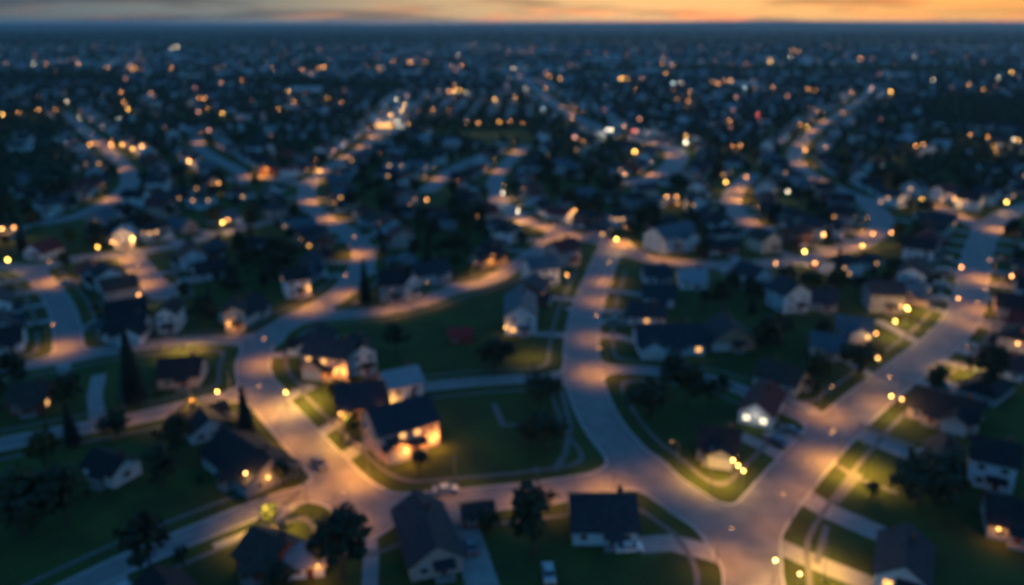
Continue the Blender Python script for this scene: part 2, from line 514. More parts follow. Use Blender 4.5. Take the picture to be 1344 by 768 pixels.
# ------------------------------------------------------------------ driveways
NDRV = [0]
def strip(name, pts, width, z, m, label=None, world=False):
    P = [Vector((p[0], p[1], 0)) if world else at(*p) for p in pts]
    b = MB(); n = len(P)
    for i, p in enumerate(P):
        d = (P[min(i + 1, n - 1)] - P[max(i - 1, 0)]); d.z = 0; d.normalize()
        s = Vector((-d.y, d.x, 0)) * (width / 2)
        b.v += [(p.x + s.x, p.y + s.y, z), (p.x - s.x, p.y - s.y, z), (p.x + s.x, p.y + s.y, z - .2), (p.x - s.x, p.y - s.y, z - .2)]
    for i in range(n - 1):
        a = i * 4
        b.f += [(a, a + 1, a + 5, a + 4), (a, a + 4, a + 6, a + 2), (a + 1, a + 3, a + 7, a + 5)]; b.m += [0] * 3
    b.f += [(0, 2, 3, 1), ((n - 1) * 4, (n - 1) * 4 + 1, (n - 1) * 4 + 3, (n - 1) * 4 + 2)]; b.m += [0] * 2
    return tag(b.build(name, m), label, kind='structure')
DRIVES = [
 ([(602, 672), (618, 720), (640, 790)], 5.0), ([(836, 716), (880, 712), (945, 728)], 4.5), ([(1035, 640), (1090, 672), (1165, 705)], 5.0),
 ([(1020, 716), (1070, 738), (1145, 768)], 4.0), ([(1110, 562), (1160, 582), (1215, 606)], 5.0), ([(1200, 478), (1235, 500), (1262, 512)], 4.0),
 ([(432, 612), (465, 592), (500, 575)], 3.6), ([(408, 578), (430, 562), (450, 550)], 3.2), ([(362, 530), (388, 516), (412, 505)], 3.4),
 ([(388, 600), (355, 620), (340, 630)], 3.2), ([(972, 572), (1000, 585), (1035, 604)], 3.4), ([(1012, 565), (1040, 580), (1062, 596)], 5.5),
 ([(1030, 520), (1062, 536), (1085, 552)], 3.2), ([(1255, 458), (1300, 472), (1370, 495)], 4.5), ([(1275, 420), (1320, 425), (1370, 432)], 3.5),
 ([(785, 380), (820, 384), (850, 388)], 3.0), ([(780, 407), (815, 410), (845, 413)], 3.0), ([(775, 440), (810, 442), (842, 450)], 3.4),
 ([(702, 438), (725, 439), (755, 441)], 3.4), ([(742, 405), (760, 406), (770, 407)], 3.0), ([(1095, 462), (1120, 478), (1155, 500)], 3.2),
 ([(1150, 420), (1180, 436), (1215, 455)], 3.2), ([(1205, 400), (1235, 408), (1262, 416)], 3.2), ([(1205, 345), (1240, 352), (1275, 358)], 3.4),
 ([(1290, 372), (1320, 375), (1360, 380)], 3.4), ([(128, 548), (124, 520), (130, 492)], 3.2), ([(80, 470), (86, 490), (90, 505)], 3.0),
 ([(565, 372), (600, 374), (618, 378)], 3.2), ([(430, 612), (398, 655), (352, 690), (280, 717)], 1.6), ([(770, 430), (700, 470)], .1), ([(484, 690), (487, 730), (484, 800)], 2.4),
]
for pts, wd in DRIVES:
    if wd < .5: continue
    NDRV[0] += 1
    strip('driveway' if wd > 2 else 'path', pts, wd, .028 + .0004 * NDRV[0], PAVE)
for pts, wd in [([(648, 530), (660, 558), (700, 556), (722, 546)], 1.4), ([(738, 512), (748, 560), (742, 596), (728, 618)], 1.3),
                ([(1128, 622), (1098, 660)], 1.2), ([(1082, 600), (1125, 628), (1180, 648)], 1.2), ([(1072, 740), (1085, 690)], 1.1)]:
    NDRV[0] += 1
    strip('path', pts, wd, .028 + .0004 * NDRV[0], WALK)

# ------------------------------------------------------------------ houses
def gable_roof(b, cx, cyy, w_, d_, H, pitch, axis, o=.5, t=.22, mi=0):
    if axis == 'x': hw, hd = w_ / 2, d_ / 2
    else: hw, hd = d_ / 2, w_ / 2
    zr = H + hd * pitch + t; ze = H - o * pitch + t
    def P(a, c, z): return (cx + a, cyy + c, z) if axis == 'x' else (cx - c, cyy + a, z)
    b.slab([P(-hw - o, -hd - o, ze), P(hw + o, -hd - o, ze), P(hw + o, 0, zr), P(-hw - o, 0, zr)], t, mi)
    b.slab([P(-hw - o, 0.002, zr), P(hw + o, 0.002, zr), P(hw + o, hd + o, ze), P(-hw - o, hd + o, ze)], t, mi)
def hip_roof(b, cx, cyy, w_, d_, H, pitch, o=.5, t=.2, mi=0):
    hw, hd = w_ / 2 + o, d_ / 2 + o; r = min(hw, hd); rz = H + r * pitch + t - o * pitch; z0 = H - o * pitch
    rx, ry = max(hw - r, 0), max(hd - r, 0)
    if rx == 0 and ry == 0: rx = .05
    v = [(cx - hw, cyy - hd, z0), (cx + hw, cyy - hd, z0), (cx + hw, cyy + hd, z0), (cx - hw, cyy + hd, z0)]
    v += [(p[0], p[1], z0 + t) for p in v[:4]]
    v += [(cx - rx, cyy - ry, rz), (cx + rx, cyy + ry, rz)]
    f = [(0, 1, 5, 4), (1, 2, 6, 5), (2, 3, 7, 6), (3, 0, 4, 7), (3, 2, 1, 0)]
    if hw >= hd: f += [(4, 5, 9, 8), (5, 6, 9), (6, 7, 8, 9), (7, 4, 8)]
    else: f += [(4, 5, 8), (5, 6, 9, 8), (6, 7, 9), (7, 4, 8, 9)]
    b.add(v, f, mi)
def body(b, cx, cyy, w_, d_, H, pitch, axis, mi=0):
    hw, hd = w_ / 2, d_ / 2; x0, x1, y0, y1 = cx - hw, cx + hw, cyy - hd, cyy + hd
    z0 = -.3
    if axis == 'x':
        p = H + hd * pitch
        v = [(x0, y0, z0), (x1, y0, z0), (x1, y1, z0), (x0, y1, z0), (x0, y0, H), (x1, y0, H), (x1, y1, H), (x0, y1, H), (x0, cyy, p), (x1, cyy, p)]
        f = [(0, 1, 5, 4), (2, 3, 7, 6), (1, 2, 6, 9, 5), (3, 0, 4, 8, 7), (4, 5, 9, 8), (6, 7, 8, 9)]
    elif axis == 'y':
        p = H + hw * pitch
        v = [(x0, y0, z0), (x1, y0, z0), (x1, y1, z0), (x0, y1, z0), (x0, y0, H), (x1, y0, H), (x1, y1, H), (x0, y1, H), (cx, y0, p), (cx, y1, p)]
        f = [(0, 1, 5, 8, 4), (2, 3, 7, 9, 6), (1, 2, 6, 5), (3, 0, 4, 7), (4, 8, 9, 7), (5, 6, 9, 8)]
    else:
        v = [(x0, y0, z0), (x1, y0, z0), (x1, y1, z0), (x0, y1, z0), (x0, y0, H), (x1, y0, H), (x1, y1, H), (x0, y1, H)]
        f = [(0, 1, 5, 4), (2, 3, 7, 6), (1, 2, 6, 5), (3, 0, 4, 7), (4, 5, 6, 7)]
    b.add(v, f, mi)
# shared window meshes, facing -Y, centred
_w = MB(); _w.box((0, -.03, .62), (.72, .05, .06)); _w.box((0, -.03, -.62), (.78, .07, .06)); _w.box((-.67, -.03, 0), (.06, .05, .559)); _w.box((.67, -.03, 0), (.06, .05, .559)); _w.box((0, -.028, 0), (.025, .04, .558))
WMESH = _w.mesh('window', [TRIM])
def pane_mesh(m):
    b = MB(); b.box((0, -.012, 0), (.608, .02, .557)); return b.mesh('pane', [m])
PANE = {'dark': pane_mesh(GLASS), 'warm': pane_mesh(WIN_LIT), 'white': pane_mesh(WIN_LIT_W)}
_d = MB(); _d.box((0, -.03, 1.05), (.5, .04, 1.05)); _d.box((.36, -.09, 1.0), (.03, .03, .06)); DMESH = _d.mesh('door', [DOORM])
_g = MB(); _g.box((0, -.03, 1.1), (2.3, .04, 1.1)); [_g.box((0, -.075, .28 + .55 * k), (2.2, .012, .2)) for k in range(4)]; GMESH = _g.mesh('garage_door', [GARM])
_p = MB(); _p.box((0, -.9, .1), (1.5, .9, .1)); [_p.box((sx_, -1.65, 1.3), (.08, .08, 1.1)) for sx_ in (-1.35, 1.35)]
_p.slab([(-1.7, -1.95, 2.45), (1.7, -1.95, 2.45), (1.7, 0, 2.95), (-1.7, 0, 2.95)], .12, 1)
_wl = MB(); _wl.box((0, -.08, 0), (.09, .08, .05)); _wl.tube([(0, -.2, -.28), (0, -.2, .03)], [.13, .17], 8); WLMESH = _wl.mesh('wall_lamp', [emit('wall_lamp_glow', (1.0, .50, .12), 9)])
LIGHTS = [0]
def plamp(name, loc, energy, col, radius=.15, parent=None, spot=None):
    ld = bpy.data.lights.new(name, 'SPOT' if spot else 'POINT'); ld.energy = energy / EG * 1.15; ld.color = col; ld.shadow_soft_size = radius
    if spot: ld.spot_size = R(spot); ld.spot_blend = .9
    o = bpy.data.objects.new(name, ld); C.objects.link(o); o.location = loc
    if parent: o.parent = parent
    LIGHTS[0] += 1
    return o

def window_slots(w_, d_, H, st, rnd, wing, gdoor_x, door_x):
    out_ = []
    for s in range(st):
        z = 1.55 + s * 2.7
        nx_ = max(2, int(w_ / 3.1))
        for k in range(nx_):
            x = -w_ / 2 + w_ * (k + .5) / nx_
            if s == 0 and (abs(x - door_x) < 1.6 or (wing is None and gdoor_x is not None and abs(x - gdoor_x) < 3.1)): continue
            if wing and wing[2] > H * .75 * (1 if s == 0 else 1) and abs(x - wing[0]) < wing[1] / 2 + .9 and (s == 0 or wing[2] > 4): continue
            if wing and s == 0 and abs(x - wing[0]) < wing[1] / 2 + .9: continue
            out_.append((x, -d_ / 2, z, 0))
        for k in range(nx_): out_.append((-w_ / 2 + w_ * (k + .5) / nx_, d_ / 2, z, math.pi))
        ny = max(1, int(d_ / 4))
        for k in range(ny):
            y = -d_ / 2 + d_ * (k + .5) / ny
            out_.append((w_ / 2, y, z, math.pi / 2)); out_.append((-w_ / 2, y, z, -math.pi / 2))
    return out_
def make_house(w_, d_, st, axis, pitch, wall, roof, wing=None, hip=False, parts=True, lit=0.1, chimney=True, porch=True, garage=True, litmat='warm', rnd=random, front_lit=0, small=False, door=True):
    """wing = (x centre, width, eave height, projection); the front faces -Y"""
    H = 2.75 * st + .15 if not small else 2.3
    wm, rm = WALLS[wall], ROOFS[roof]
    door_x = w_ * .12 if wing is None or wing[0] < 0 else -w_ * .15
    if not door: door_x = 99; porch = False
    gd_x = -w_ / 2 + 2.9 if (wing is None and garage and w_ > 11) else None
    W = MB(); Rf = MB() if parts else W; Ch = MB() if parts else W
    ri = 0 if parts else 1
    body(W, 0, 0, w_, d_, H, pitch, None if hip else axis)
    if hip: hip_roof(Rf, 0, 0, w_, d_, H, pitch, mi=ri)
    else: gable_roof(Rf, 0, 0, w_, d_, H, pitch, axis, mi=ri)
    if wing:
        wx, ww, wh, wp = wing
        yc = -d_ / 2 - wp / 2 + 1.5
        body(W, wx, yc, ww, wp + 3, wh, pitch, 'y')
        gable_roof(Rf, wx, yc, ww, wp + 3, wh, pitch, 'y', o=.45, mi=ri)
    wins = window_slots(w_, d_, H, st, rnd, wing, gd_x, door_x)
    if small: wins = [s for s in wins if s[3] in (0, math.pi)][:2]
    gy_ = -d_ / 2
    if wing: gd_x = wing[0]; gy_ = -d_ / 2 - wing[3]
    chx = w_ * .28; ridge = H + (d_ / 2 if (axis == 'x' or hip) else w_ / 2) * pitch
    if chimney: Ch.box((chx if axis == 'x' else 0.9, .8 if axis == 'x' else d_ * .2, ridge + .0), (.42, .42, 1.0), 0 if parts else 2)
    if not parts:
        for (x, y, z, a) in wins:
            li = 4 if rnd.random() < lit else 3
            T = Matrix.Translation((x, y, z)) @ Matrix.Rotation(a, 4, 'Z'); W.T = T
            W.box((0, -.02, 0), (.72, .05, .66), 5); W.box((0, -.05, 0), (.6, .05, .55), li); W.T = None
        W.box((door_x, -d_ / 2 - .04, 1.05), (.5, .05, 1.05), 6)
        if gd_x is not None and garage: W.box((gd_x, gy_ - .04, 1.1), (min(2.3, (wing[1] - .8) / 2 if wing else 2.3), .05, 1.1), 5)
        return W.mesh('house', [wm, rm, BRICK, GLASS, WIN_LIT, TRIM, DOORM])
    root = link('house', None)
    W.build('wall', wm, root)
    rr = Rf.build('roof', rm, root)
    if chimney: Ch.build('chimney', BRICK, rr)
    for (x, y, z, a) in wins:
        o = link('window', WMESH, root); o.location = (x, y, z); o.rotation_euler.z = a
        k = 'dark'
        if a == 0 and rnd.random() < front_lit: k = litmat
        elif rnd.random() < lit: k = litmat
        link('pane', PANE[k], o)
    dd = link('door', DMESH, root); dd.location = (door_x, -d_ / 2, 0)
    if not door: dd.location = (w_ / 2, .3, 0); dd.rotation_euler.z = math.pi / 2
    if gd_x is not None and garage:
        g = link('garage_door', GMESH, root); g.location = (gd_x, gy_, 0)
        if wing and wing[1] < 5.4: g.scale.x = (wing[1] - .8) / 4.6
    if porch and not small:
        p = link('porch', PMESH[roof], root); p.location = (door_x, -d_ / 2, 0)
    root['dx'] = door_x
    return root
PMESH = {k: _p.mesh('porch', [STEP, v]) for k, v in ROOFS.items()}

FOOT = []       # (x, y, radius) of whatever stands
def clear_of(x, y, r):
    for (a, b, c) in FOOT:
        if abs(a - x) < r + c and abs(b - y) < r + c and math.hypot(a - x, b - y) < r + c: return False
    return True

# heroes: A and B are the two base corners of the wall nearest the camera, in photograph pixels
HERO = [
 # A, B, depth, storeys, axis, wall, roof, options, label
 ((500, 606), (577, 584), 10.5, 2, 'x', 'pinkish', 'slate', dict(front_lit=.75, wing=(-.26, 5.0, 3.0, 2.2), lamp=[(.75, 70), (.35, 50), (.95, 44)]), 'slate roofed house with glowing peach front above the junction lawn'),
 ((446, 555), (511, 546), 10.5, 1, 'x', 'tan', 'slate', dict(front_lit=.6, lamp=[(.8, 60), (.5, 24), (.02, 30)]), 'low dark roofed house with amber lit end, middle of the lit row'),
 ((513, 541), (556, 531), 7.5, 2, 'x', 'pale blue', 'pale grey', dict(lamp=[(.02, 40)], wing=None), 'pale metal roofed house squeezed behind the peach fronted one'),
 ((398, 492), (456, 500), 9, 2, 'x', 'pinkish', 'slate', dict(front_lit=.4, lamp=[(.75, 80), (.95, 40)], wing=(-.2, 5.2, 3.2, 2)), 'pinkish two storey house with fierce orange porch light'),
 ((462, 494), (495, 489), 8, 2, 'y', 'pale blue', 'charcoal', dict(), 'pale blue gabled house tucked behind the orange porch house'),
 ((266, 612), (325, 655), 10.5, 1, 'x', 'grey', 'charcoal', dict(endlamp=18, wing=None), 'long charcoal roofed house with orange lamp on its gable end'),
 ((112, 628), (150, 642), 6, 1, 'x', 'white', 'charcoal', dict(garage=False), 'small white gabled cottage alone on the dark left lawn'),
 ((208, 511), (262, 508), 9, 1, 'x', 'pinkish', 'charcoal', dict(), 'low pinkish house on the corner between the two left lanes'),
 ((752, 716), (836, 716), 10.5, 1, 'x', 'pale blue', 'slate', dict(garage=False), 'blue walled house with wide slate roof at the bottom middle'),
 ((540, 764), (608, 750), 15, 1, 'y', 'pinkish', 'slate', dict(wing=None), 'dark roofed house with gable end facing the bottom edge'),
 ((378, 762), (426, 757), 6, 1, 'x', 'white', 'pale grey', dict(small=True, lamp=[(.85, 16)]), 'pale roofed shed with amber lit corner near the bottom left'),
 ((1146, 772), (1216, 792), 11, 1, 'y', 'pale blue', 'slate', dict(front_lit=.35, wing=None), 'pale blue gabled house with one lit window, bottom right corner'),
 ((1190, 548), (1280, 572), 9, 1, 'x', 'pinkish', 'charcoal', dict(wing=(.2, 5.0, 2.7, 2)), 'long dark roofed bungalow on the outer right of the curving street'),
 ((1208, 622), (1256, 634), 9, 1, 'y', 'pinkish', 'brown', dict(wing=None), 'pinkish brown roofed house beside the big round tree'),
 ((1268, 636), (1328, 650), 8, 2, 'x', 'pale blue', 'charcoal', dict(), 'two storey pale house right of the big round tree'),
 ((1294, 706), (1360, 720), 9, 1, 'x', 'grey', 'charcoal', dict(lamp=[(.2, 18)]), 'grey house at the right edge with amber lit porch'),
 ((968, 554), (1012, 564), 13, 1, 'y', 'white', 'maroon', dict(front_lit=1.0, litmat='white', wing=None, lampw=True, door=False, garage=False), 'white gabled house with maroon roof and two bright white windows'),
 ((914, 604), (966, 612), 8.5, 1, 'x', 'grey', 'charcoal', dict(lamp=[(.98, 26)], wing=(.1, 5, 2.7, 2)), 'dark roofed house with bright amber light on the island lawn'),
 ((838, 466), (925, 466), 11, 1, 'x', 'pale blue', 'slate', dict(wing=(-.3, 6, 2.8, 3), backlamp=22), 'wide slate roofed house right of the central street'),
 ((932, 462), (990, 460), 10, 1, 'y', 'tan', 'slate', dict(wing=None), 'tan gabled house beside the wide slate roofed one'),
 ((663, 440), (704, 440), 17, 2, 'y', 'pale blue', 'blue grey', dict(front_lit=.3, wing=None, lamp=[(.02, 12)]), 'tall blue grey roofed house left of the central street'),
 ((697, 377), (734, 373), 9, 2, 'x', 'white', 'blue grey', dict(), 'white walled house with pale wall facing the central street'),
 ((590, 452), (618, 452), 4.5, 1, 'x', 'brick red', 'red', dict(small=True, chimney=False), 'small red shed on the big middle lawn'),
 ((1062, 468), (1106, 474), 8, 1, 'x', 'pale blue', 'blue grey', dict(), 'low blue grey roofed house, lower of the pair by the curving street'),
 ((1096, 444), (1142, 450), 8, 1, 'x', 'pale blue', 'blue grey', dict(wing=(.2, 5, 2.7, 2), lamp=[(.9, 8)]), 'blue grey roofed house, upper of the pair by the curving street'),
 ((1028, 412), (1062, 408), 9, 2, 'y', 'pale blue', 'slate', dict(wing=None), 'pale blue gable house among dark trees right of centre'),
 ((1064, 408), (1098, 410), 9, 1, 'x', 'grey', 'slate', dict(), 'grey house beside the pale blue gable house among trees'),
 ((1140, 410), (1185, 412), 9, 2, 'x', 'grey', 'slate', dict(lamp=[(.9, 14)]), 'two storey grey house with amber lamp left of the curving street'),
 ((297, 436), (322, 434), 8, 2, 'y', 'cream', 'charcoal', dict(lamp=[(.5, 34), (.2, 10)], garage=False, wing=None), 'cream gable house floodlit yellow beside the left street fork'),
 ((324, 428), (356, 410), 9, 1, 'x', 'pale blue', 'charcoal', dict(), 'dark roofed house right behind the floodlit cream gable'),
 ((137, 450), (188, 448), 10, 1, 'x', 'white', 'charcoal', dict(wing=(.25, 6, 2.8, 3)), 'dark roofed house with white front wing on the upper left lane'),
 ((208, 438), (233, 437), 9, 2, 'y', 'white', 'charcoal', dict(wing=None), 'narrow white gable house on the upper left lane'),
 ((500, 398), (532, 396), 10, 2, 'x', 'grey', 'charcoal', dict(), 'grey two storey house above the middle cross street'),
 ((533, 394), (552, 388), 8, 2, 'y', 'white', 'charcoal', dict(wing=None), 'white gable house above the middle cross street'),
 ((550, 374), (592, 366), 9, 1, 'x', 'pale blue', 'slate', dict(), 'long pale walled house at the middle cross street bend'),
 ((893, 380), (928, 380), 8, 1, 'x', 'white', 'pale grey', dict(), 'bright white low house between dark roofs right of centre'),
 ((844, 402), (884, 404), 9, 1, 'x', 'pale blue', 'slate', dict(), 'dark roofed house beside the central street driveways'),
 ((846, 374), (880, 374), 8, 1, 'x', 'pale blue', 'slate', dict(), 'pale house one lot above the driveways of the central street'),
 ((872, 334), (916, 324), 11, 2, 'x', 'pale blue', 'blue grey', dict(wing=(.15, 7, 5.0, 3)), 'large blue grey gabled house north of the far right winding street'),
 ((151, 328), (176, 326), 8, 2, 'y', 'white', 'pale grey', dict(lamp=[(.05, 10), (.98, 18)], wing=None), 'white gable house with amber lamps either side on the left'),
 ((12, 546), (58, 543), 9, 1, 'x', 'brick red', 'brown', dict(), 'brown roofed brick house near the left edge'),
 ((-8, 466), (30, 461), 9, 1, 'x', 'white', 'charcoal', dict(), 'white house at the left edge above the lane'),
 ((632, 353), (666, 346), 8, 1, 'x', 'tan', 'charcoal', dict(front_lit=.5, lamp=[(.35, 26), (.8, 22)]), 'tan house flooded with orange light above the middle cross street'),
 ((376, 392), (408, 388), 9, 2, 'x', 'white', 'charcoal', dict(lamp=[(.95, 14)], wing=None), 'white house left of the winding street bend'),
 ((412, 340), (440, 338), 8, 2, 'y', 'brick red', 'charcoal', dict(wing=None), 'red brick gable house inside the winding street bend'),
 ((1306, 414), (1352, 420), 9, 1, 'x', 'pinkish', 'charcoal', dict(), 'pinkish bungalow near the right edge beyond the street'),
 ((310, 748), (352, 770), 8, 1, 'x', 'brick red', 'brown', dict(garage=False), 'dark brown roofed house at the bottom edge below the road'),
 ((735, 352), (762, 346), 9, 2, 'x', 'grey', 'maroon', dict(lamp=[(.8, 12)]), 'maroon roofed house left of the central street top'),
 ((610, 695 + 0), (648, 690), 4, 1, 'x', 'brick red', 'brown', dict(small=True, chimney=False), 'brown shed beside the driveway below the cross street'),
]
HOUSES = []
for (A_, B_, dp, st, ax, wl, rf, op, lab) in HERO:
    a = at(*A_); b = at(*B_)
    d = b - a; wlen = d.length; ang = math.atan2(d.y, d.x)
    op = dict(op)
    lamp = op.pop('lamp', None); endl = op.pop('endlamp', None); backl = op.pop('backlamp', None); lw = op.pop('lampw', None)
    wing = op.pop('wing', None)
    if wing: wing = (wing[0] * wlen, wing[1], wing[2], wing[3])
    h = make_house(wlen, dp, st, ax, .62 if ax == 'x' else .7, wl, rf, wing=wing, lit=.04, **op)
    nrm = Vector((-math.sin(ang), math.cos(ang), 0))
    pos = (a + b) / 2 + nrm * (dp / 2)
    h.location = pos; h.rotation_euler.z = ang
    tag(h, lab, 'shed' if op.get('small') else 'house', 'houses along the suburban streets')
    if op.get('small'): h.name = 'shed'
    FOOT.append((pos.x, pos.y, math.hypot(wlen, dp) / 2 * .92))
    HOUSES.append(dict(o=h, x=pos.x, y=pos.y, label=lab, hero=True))
    def wlamp(lx, ly, lz, rz, e, col=AMBER):
        o = link('wall_lamp', WLMESH, h); o.location = (lx, ly, lz); o.rotation_euler.z = rz
        dx, dy = math.sin(rz), -math.cos(rz)
        plamp('lamp_light', (lx + dx * 1.5, ly + dy * 1.5, lz + .1), e * 11, (1, .36, .055), .12, h)
    if lamp:
        for (fx, e) in lamp:
            lx = (fx - .5) * wlen
            ly = -dp / 2
            if wing and abs(lx - wing[0]) < wing[1] / 2: ly -= wing[3]
            wlamp(lx, ly, 2.35, 0, e)
    if endl: wlamp(wlen / 2, -1.0, 2.6, math.pi / 2, endl)
    if backl: wlamp(wlen * .1, dp / 2, 2.4, math.pi, backl)
    if lw:
        plamp('lamp_light', (0, -dp / 2 - 1.2, 2.4), 38, WHITEL, .2, h)  # added light without any fixture, brightens the white front

# open lawns and woods kept free of procedural houses (pixel polygons)
KEEP = [[(560, 505), (740, 500), (775, 600), (740, 640), (490, 640), (590, 590)], [(800, 490), (900, 500), (960, 560), (900, 640), (830, 590)],
        [(430, 430), (640, 395), (740, 430), (740, 485), (560, 490), (500, 470)], [(0, 600), (250, 600), (260, 660), (420, 650), (60, 768), (0, 768)],
        [(1060, 600), (1190, 640), (1170, 690), (1060, 650)], [(870, 640), (1010, 640), (1040, 768), (840, 768)], [(60, 480), (205, 470), (310, 500), (60, 545)],
        [(560, 168), (700, 168), (700, 190), (560, 190)], [(240, 275), (330, 262), (330, 285), (240, 300)],
        [(490, 330), (560, 325), (560, 350), (490, 355)], [(620, 178), (700, 176), (700, 190), (610, 192)], [(235, 150), (330, 150), (330, 160), (235, 162)]]
WOODS = [[(1210, 130), (1360, 130), (1360, 168), (1225, 165)], [(-20, 92), (160, 96), (160, 112), (-20, 108)], [(740, 88), (1200, 84), (1360, 92), (1360, 100), (740, 97)], [(500, 163), (790, 162), (790, 171), (500, 173)],
         [(330, 107), (530, 109), (530, 118), (330, 115)], [(-20, 157), (90, 157), (105, 178), (-20, 182)], [(-20, 205), (85, 210), (85, 236), (-20, 240)], [(180, 155), (300, 163), (300, 172), (180, 170)], [(1180, 215), (1360, 205), (1360, 228), (1200, 235)]]
WOODW = [[(at(*p).x, at(*p).y) for p in poly] for poly in WOODS]
KEEPW = [[(at(*p).x, at(*p).y) for p in poly] for poly in KEEP]
def in_poly(x, y, P):
    c = False; j = len(P) - 1
    for i in range(len(P)):
        if (P[i][1] > y) != (P[j][1] > y) and x < (P[j][0] - P[i][0]) * (y - P[i][1]) / (P[j][1] - P[i][1]) + P[i][0]: c = not c
        j = i
    return c
def woods(x, y): return any(in_poly(x, y, P) for P in WOODW)
def open_land(x, y): return any(in_poly(x, y, P) for P in KEEPW)

# candidate lots: both sides of every street, then rows filling the blocks
LOTS = []
def hides_road(x, y, hh):
    # would something hh metres tall here stand between a passing aircraft and the carriageway behind it?
    if y < 165: return False
    y2 = y * CAM_H / (CAM_H - hh)
    return any(road_clear(x * k / y, k) < -1.2 for k in np.linspace(y + 4, y2, 5))
def try_lot(x, y, ang, rad, road_gap):
    if not in_view(x, y, 30, 3) or open_land(x, y) or woods(x, y): return False
    if road_clear(x, y) < road_gap or not clear_of(x, y, rad): return False
    if hides_road(x, y, 5.5): return False
    FOOT.append((x, y, rad)); LOTS.append((x, y, ang)); return True
for r in ROADS:
    A = r['P']; s = r['s']; pos = 12.0
    while pos < s[-1] - 5:
        k = int(np.searchsorted(s, pos)) - 1; k = max(0, min(k, len(A) - 2))
        t = (pos - s[k]) / max(s[k + 1] - s[k], 1e-6)
        p = A[k] + (A[k + 1] - A[k]) * t; d = A[k + 1] - A[k]; an = math.atan2(d[1], d[0])
        for sd in (1, -1):
            off = r['w'] / 2 + 11.3 + random.uniform(-.8, 2.5)
            nx_, ny_ = math.sin(an) * sd, -math.cos(an) * sd
            x = p[0] + nx_ * off; y = p[1] + ny_ * off
            if y > 1500: continue
            face = math.atan2(-ny_, -nx_) + math.pi / 2      # front (-Y) turned to the street
            try_lot(x, y, face + random.uniform(-.07, .07), 6.6 if y > 230 else 7.6, 5.0)
        pos += 5.5
for yy_ in np.arange(645, 960, 12.5):
    for xx_ in np.arange(-105, 75, 17.0): try_lot(xx_ + (yy_ - 645) * .02, yy_, math.pi / 2, 5.5, 6)
for j, y0 in enumerate(np.concatenate([np.arange(112, 1150, 19)])):
    x = -y0 * .72 + random.uniform(0, 10)
    while x < y0 * .72:
        yy = y0 + random.uniform(-3.5, 3.5)
        if random.random() < .62:
            try_lot(x, yy, random.choice([0, 0, math.pi, math.pi / 2]) + .35 * math.sin(x / 90) + .3 * math.sin(yy / 120), 6.9, 8)
        x += random.uniform(12, 17)
LOTS.sort(key=lambda l: l[1] * l[1] + l[0] * l[0])
PROTO_SPEC = [
    (13.5, 9.0, 1, 'x', .60, dict(wing=(3.6, 5.4, 2.7, 2.5))), (12.0, 9.5, 2, 'x', .55, dict(wing=(-3.2, 5.4, 2.9, 2.5))), (10.0, 11.5, 2, 'y', .65, dict()),
    (14.0, 9.0, 1, 'x', .5, dict(hip=True)), (12.5, 10, 2, 'x', .5, dict(hip=True, wing=(3.0, 5.4, 2.9, 2.0))), (9.5, 12.0, 1, 'y', .75, dict()), (15.0, 8.5, 1, 'x', .55, dict(wing=(-4.4, 5.4, 2.7, 3.2))),
]
wkeys = ['white', 'pale blue', 'grey', 'cream', 'white', 'pinkish', 'brick red', 'pale blue', 'white', 'grey', 'white', 'white', 'pale blue']
rkeys = ['slate', 'charcoal', 'slate', 'charcoal', 'brown', 'blue grey', 'maroon', 'slate', 'charcoal']
PRE = random.Random(5)
FULL, MID = [], []
N_THINGS = 300 - len(HERO)
NEAR_N = 70
shape_word = ['low', 'two storey', 'tall gabled', 'low hipped', 'two storey hipped', 'low gabled', 'long low']
for i, (w_, d_, st, ax, pt, op) in enumerate(PROTO_SPEC):
    FULL.append(None)
    MID.append([make_house(w_, d_, st, ax, pt, 'white', 'slate', parts=False, lit=q, rnd=PRE, **op) for q in (0, .12, .4)])
used_full = {}
for n, (x, y, an) in enumerate(LOTS[:N_THINGS]):
    i = PRE.randrange(len(PROTO_SPEC)); wk = PRE.choice(wkeys); rk = PRE.choice(rkeys)
    if n < NEAR_N:
        w_, d_, st, ax, pt, op = PROTO_SPEC[i]
        lv = 1 if PRE.random() < .35 else 0
        key = (i, lv)
        if key not in used_full:
            h = make_house(w_, d_, st, ax, pt, 'white', 'slate', lit=.14 * lv, rnd=PRE, **op)
            used_full[key] = h
        else: h = copy_tree(used_full[key])
        for ch in h.children:
            nm = ch.name.split('.')[0]
            if nm in ('wall', 'roof'):
                ch.material_slots[0].link = 'OBJECT'; ch.material_slots[0].material = WALLS[wk] if nm == 'wall' else ROOFS[rk]
            if nm == 'porch': ch.data = PMESH[rk]
    else:
        q = PRE.random(); h = link('house', MID[i][0 if q < .5 else (1 if q < .85 else 2)])
        for si, mm in ((0, WALLS[wk]), (1, ROOFS[rk])):
            h.material_slots[si].link = 'OBJECT'; h.material_slots[si].material = mm
    h.location = (x, y, 0); h.rotation_euler.z = an; h.scale = (.84, .84, .84)
    tag(h, None, 'house', 'houses along the suburban streets')
    HOUSES.append(dict(o=h, x=x, y=y, desc='%s %s house' % (shape_word[i], wk), roof=rk, hero=False))
    if n < 110:
        e, ri, sd, s_, ra, q = nearest_road(x, y)
        if e < 22:
            dv = Vector((q[0] - x, q[1] - y, 0)); dn = dv.normalized(); sdv = Vector((-dn.y, dn.x, 0)) * 3.2
            p0 = Vector((x, y, 0)) + dn * 4.8 + sdv; p1 = Vector((q[0], q[1], 0)) - dn * (ROADS[ri]['w'] / 2 - 1.0) + sdv
            NDRV[0] += 1
            strip('driveway', [(p0.x, p0.y), (p1.x, p1.y)], 3.6, .028 + .00025 * (NDRV[0] % 60), PAVE, world=True)
NHOUSE_T = len(HOUSES)

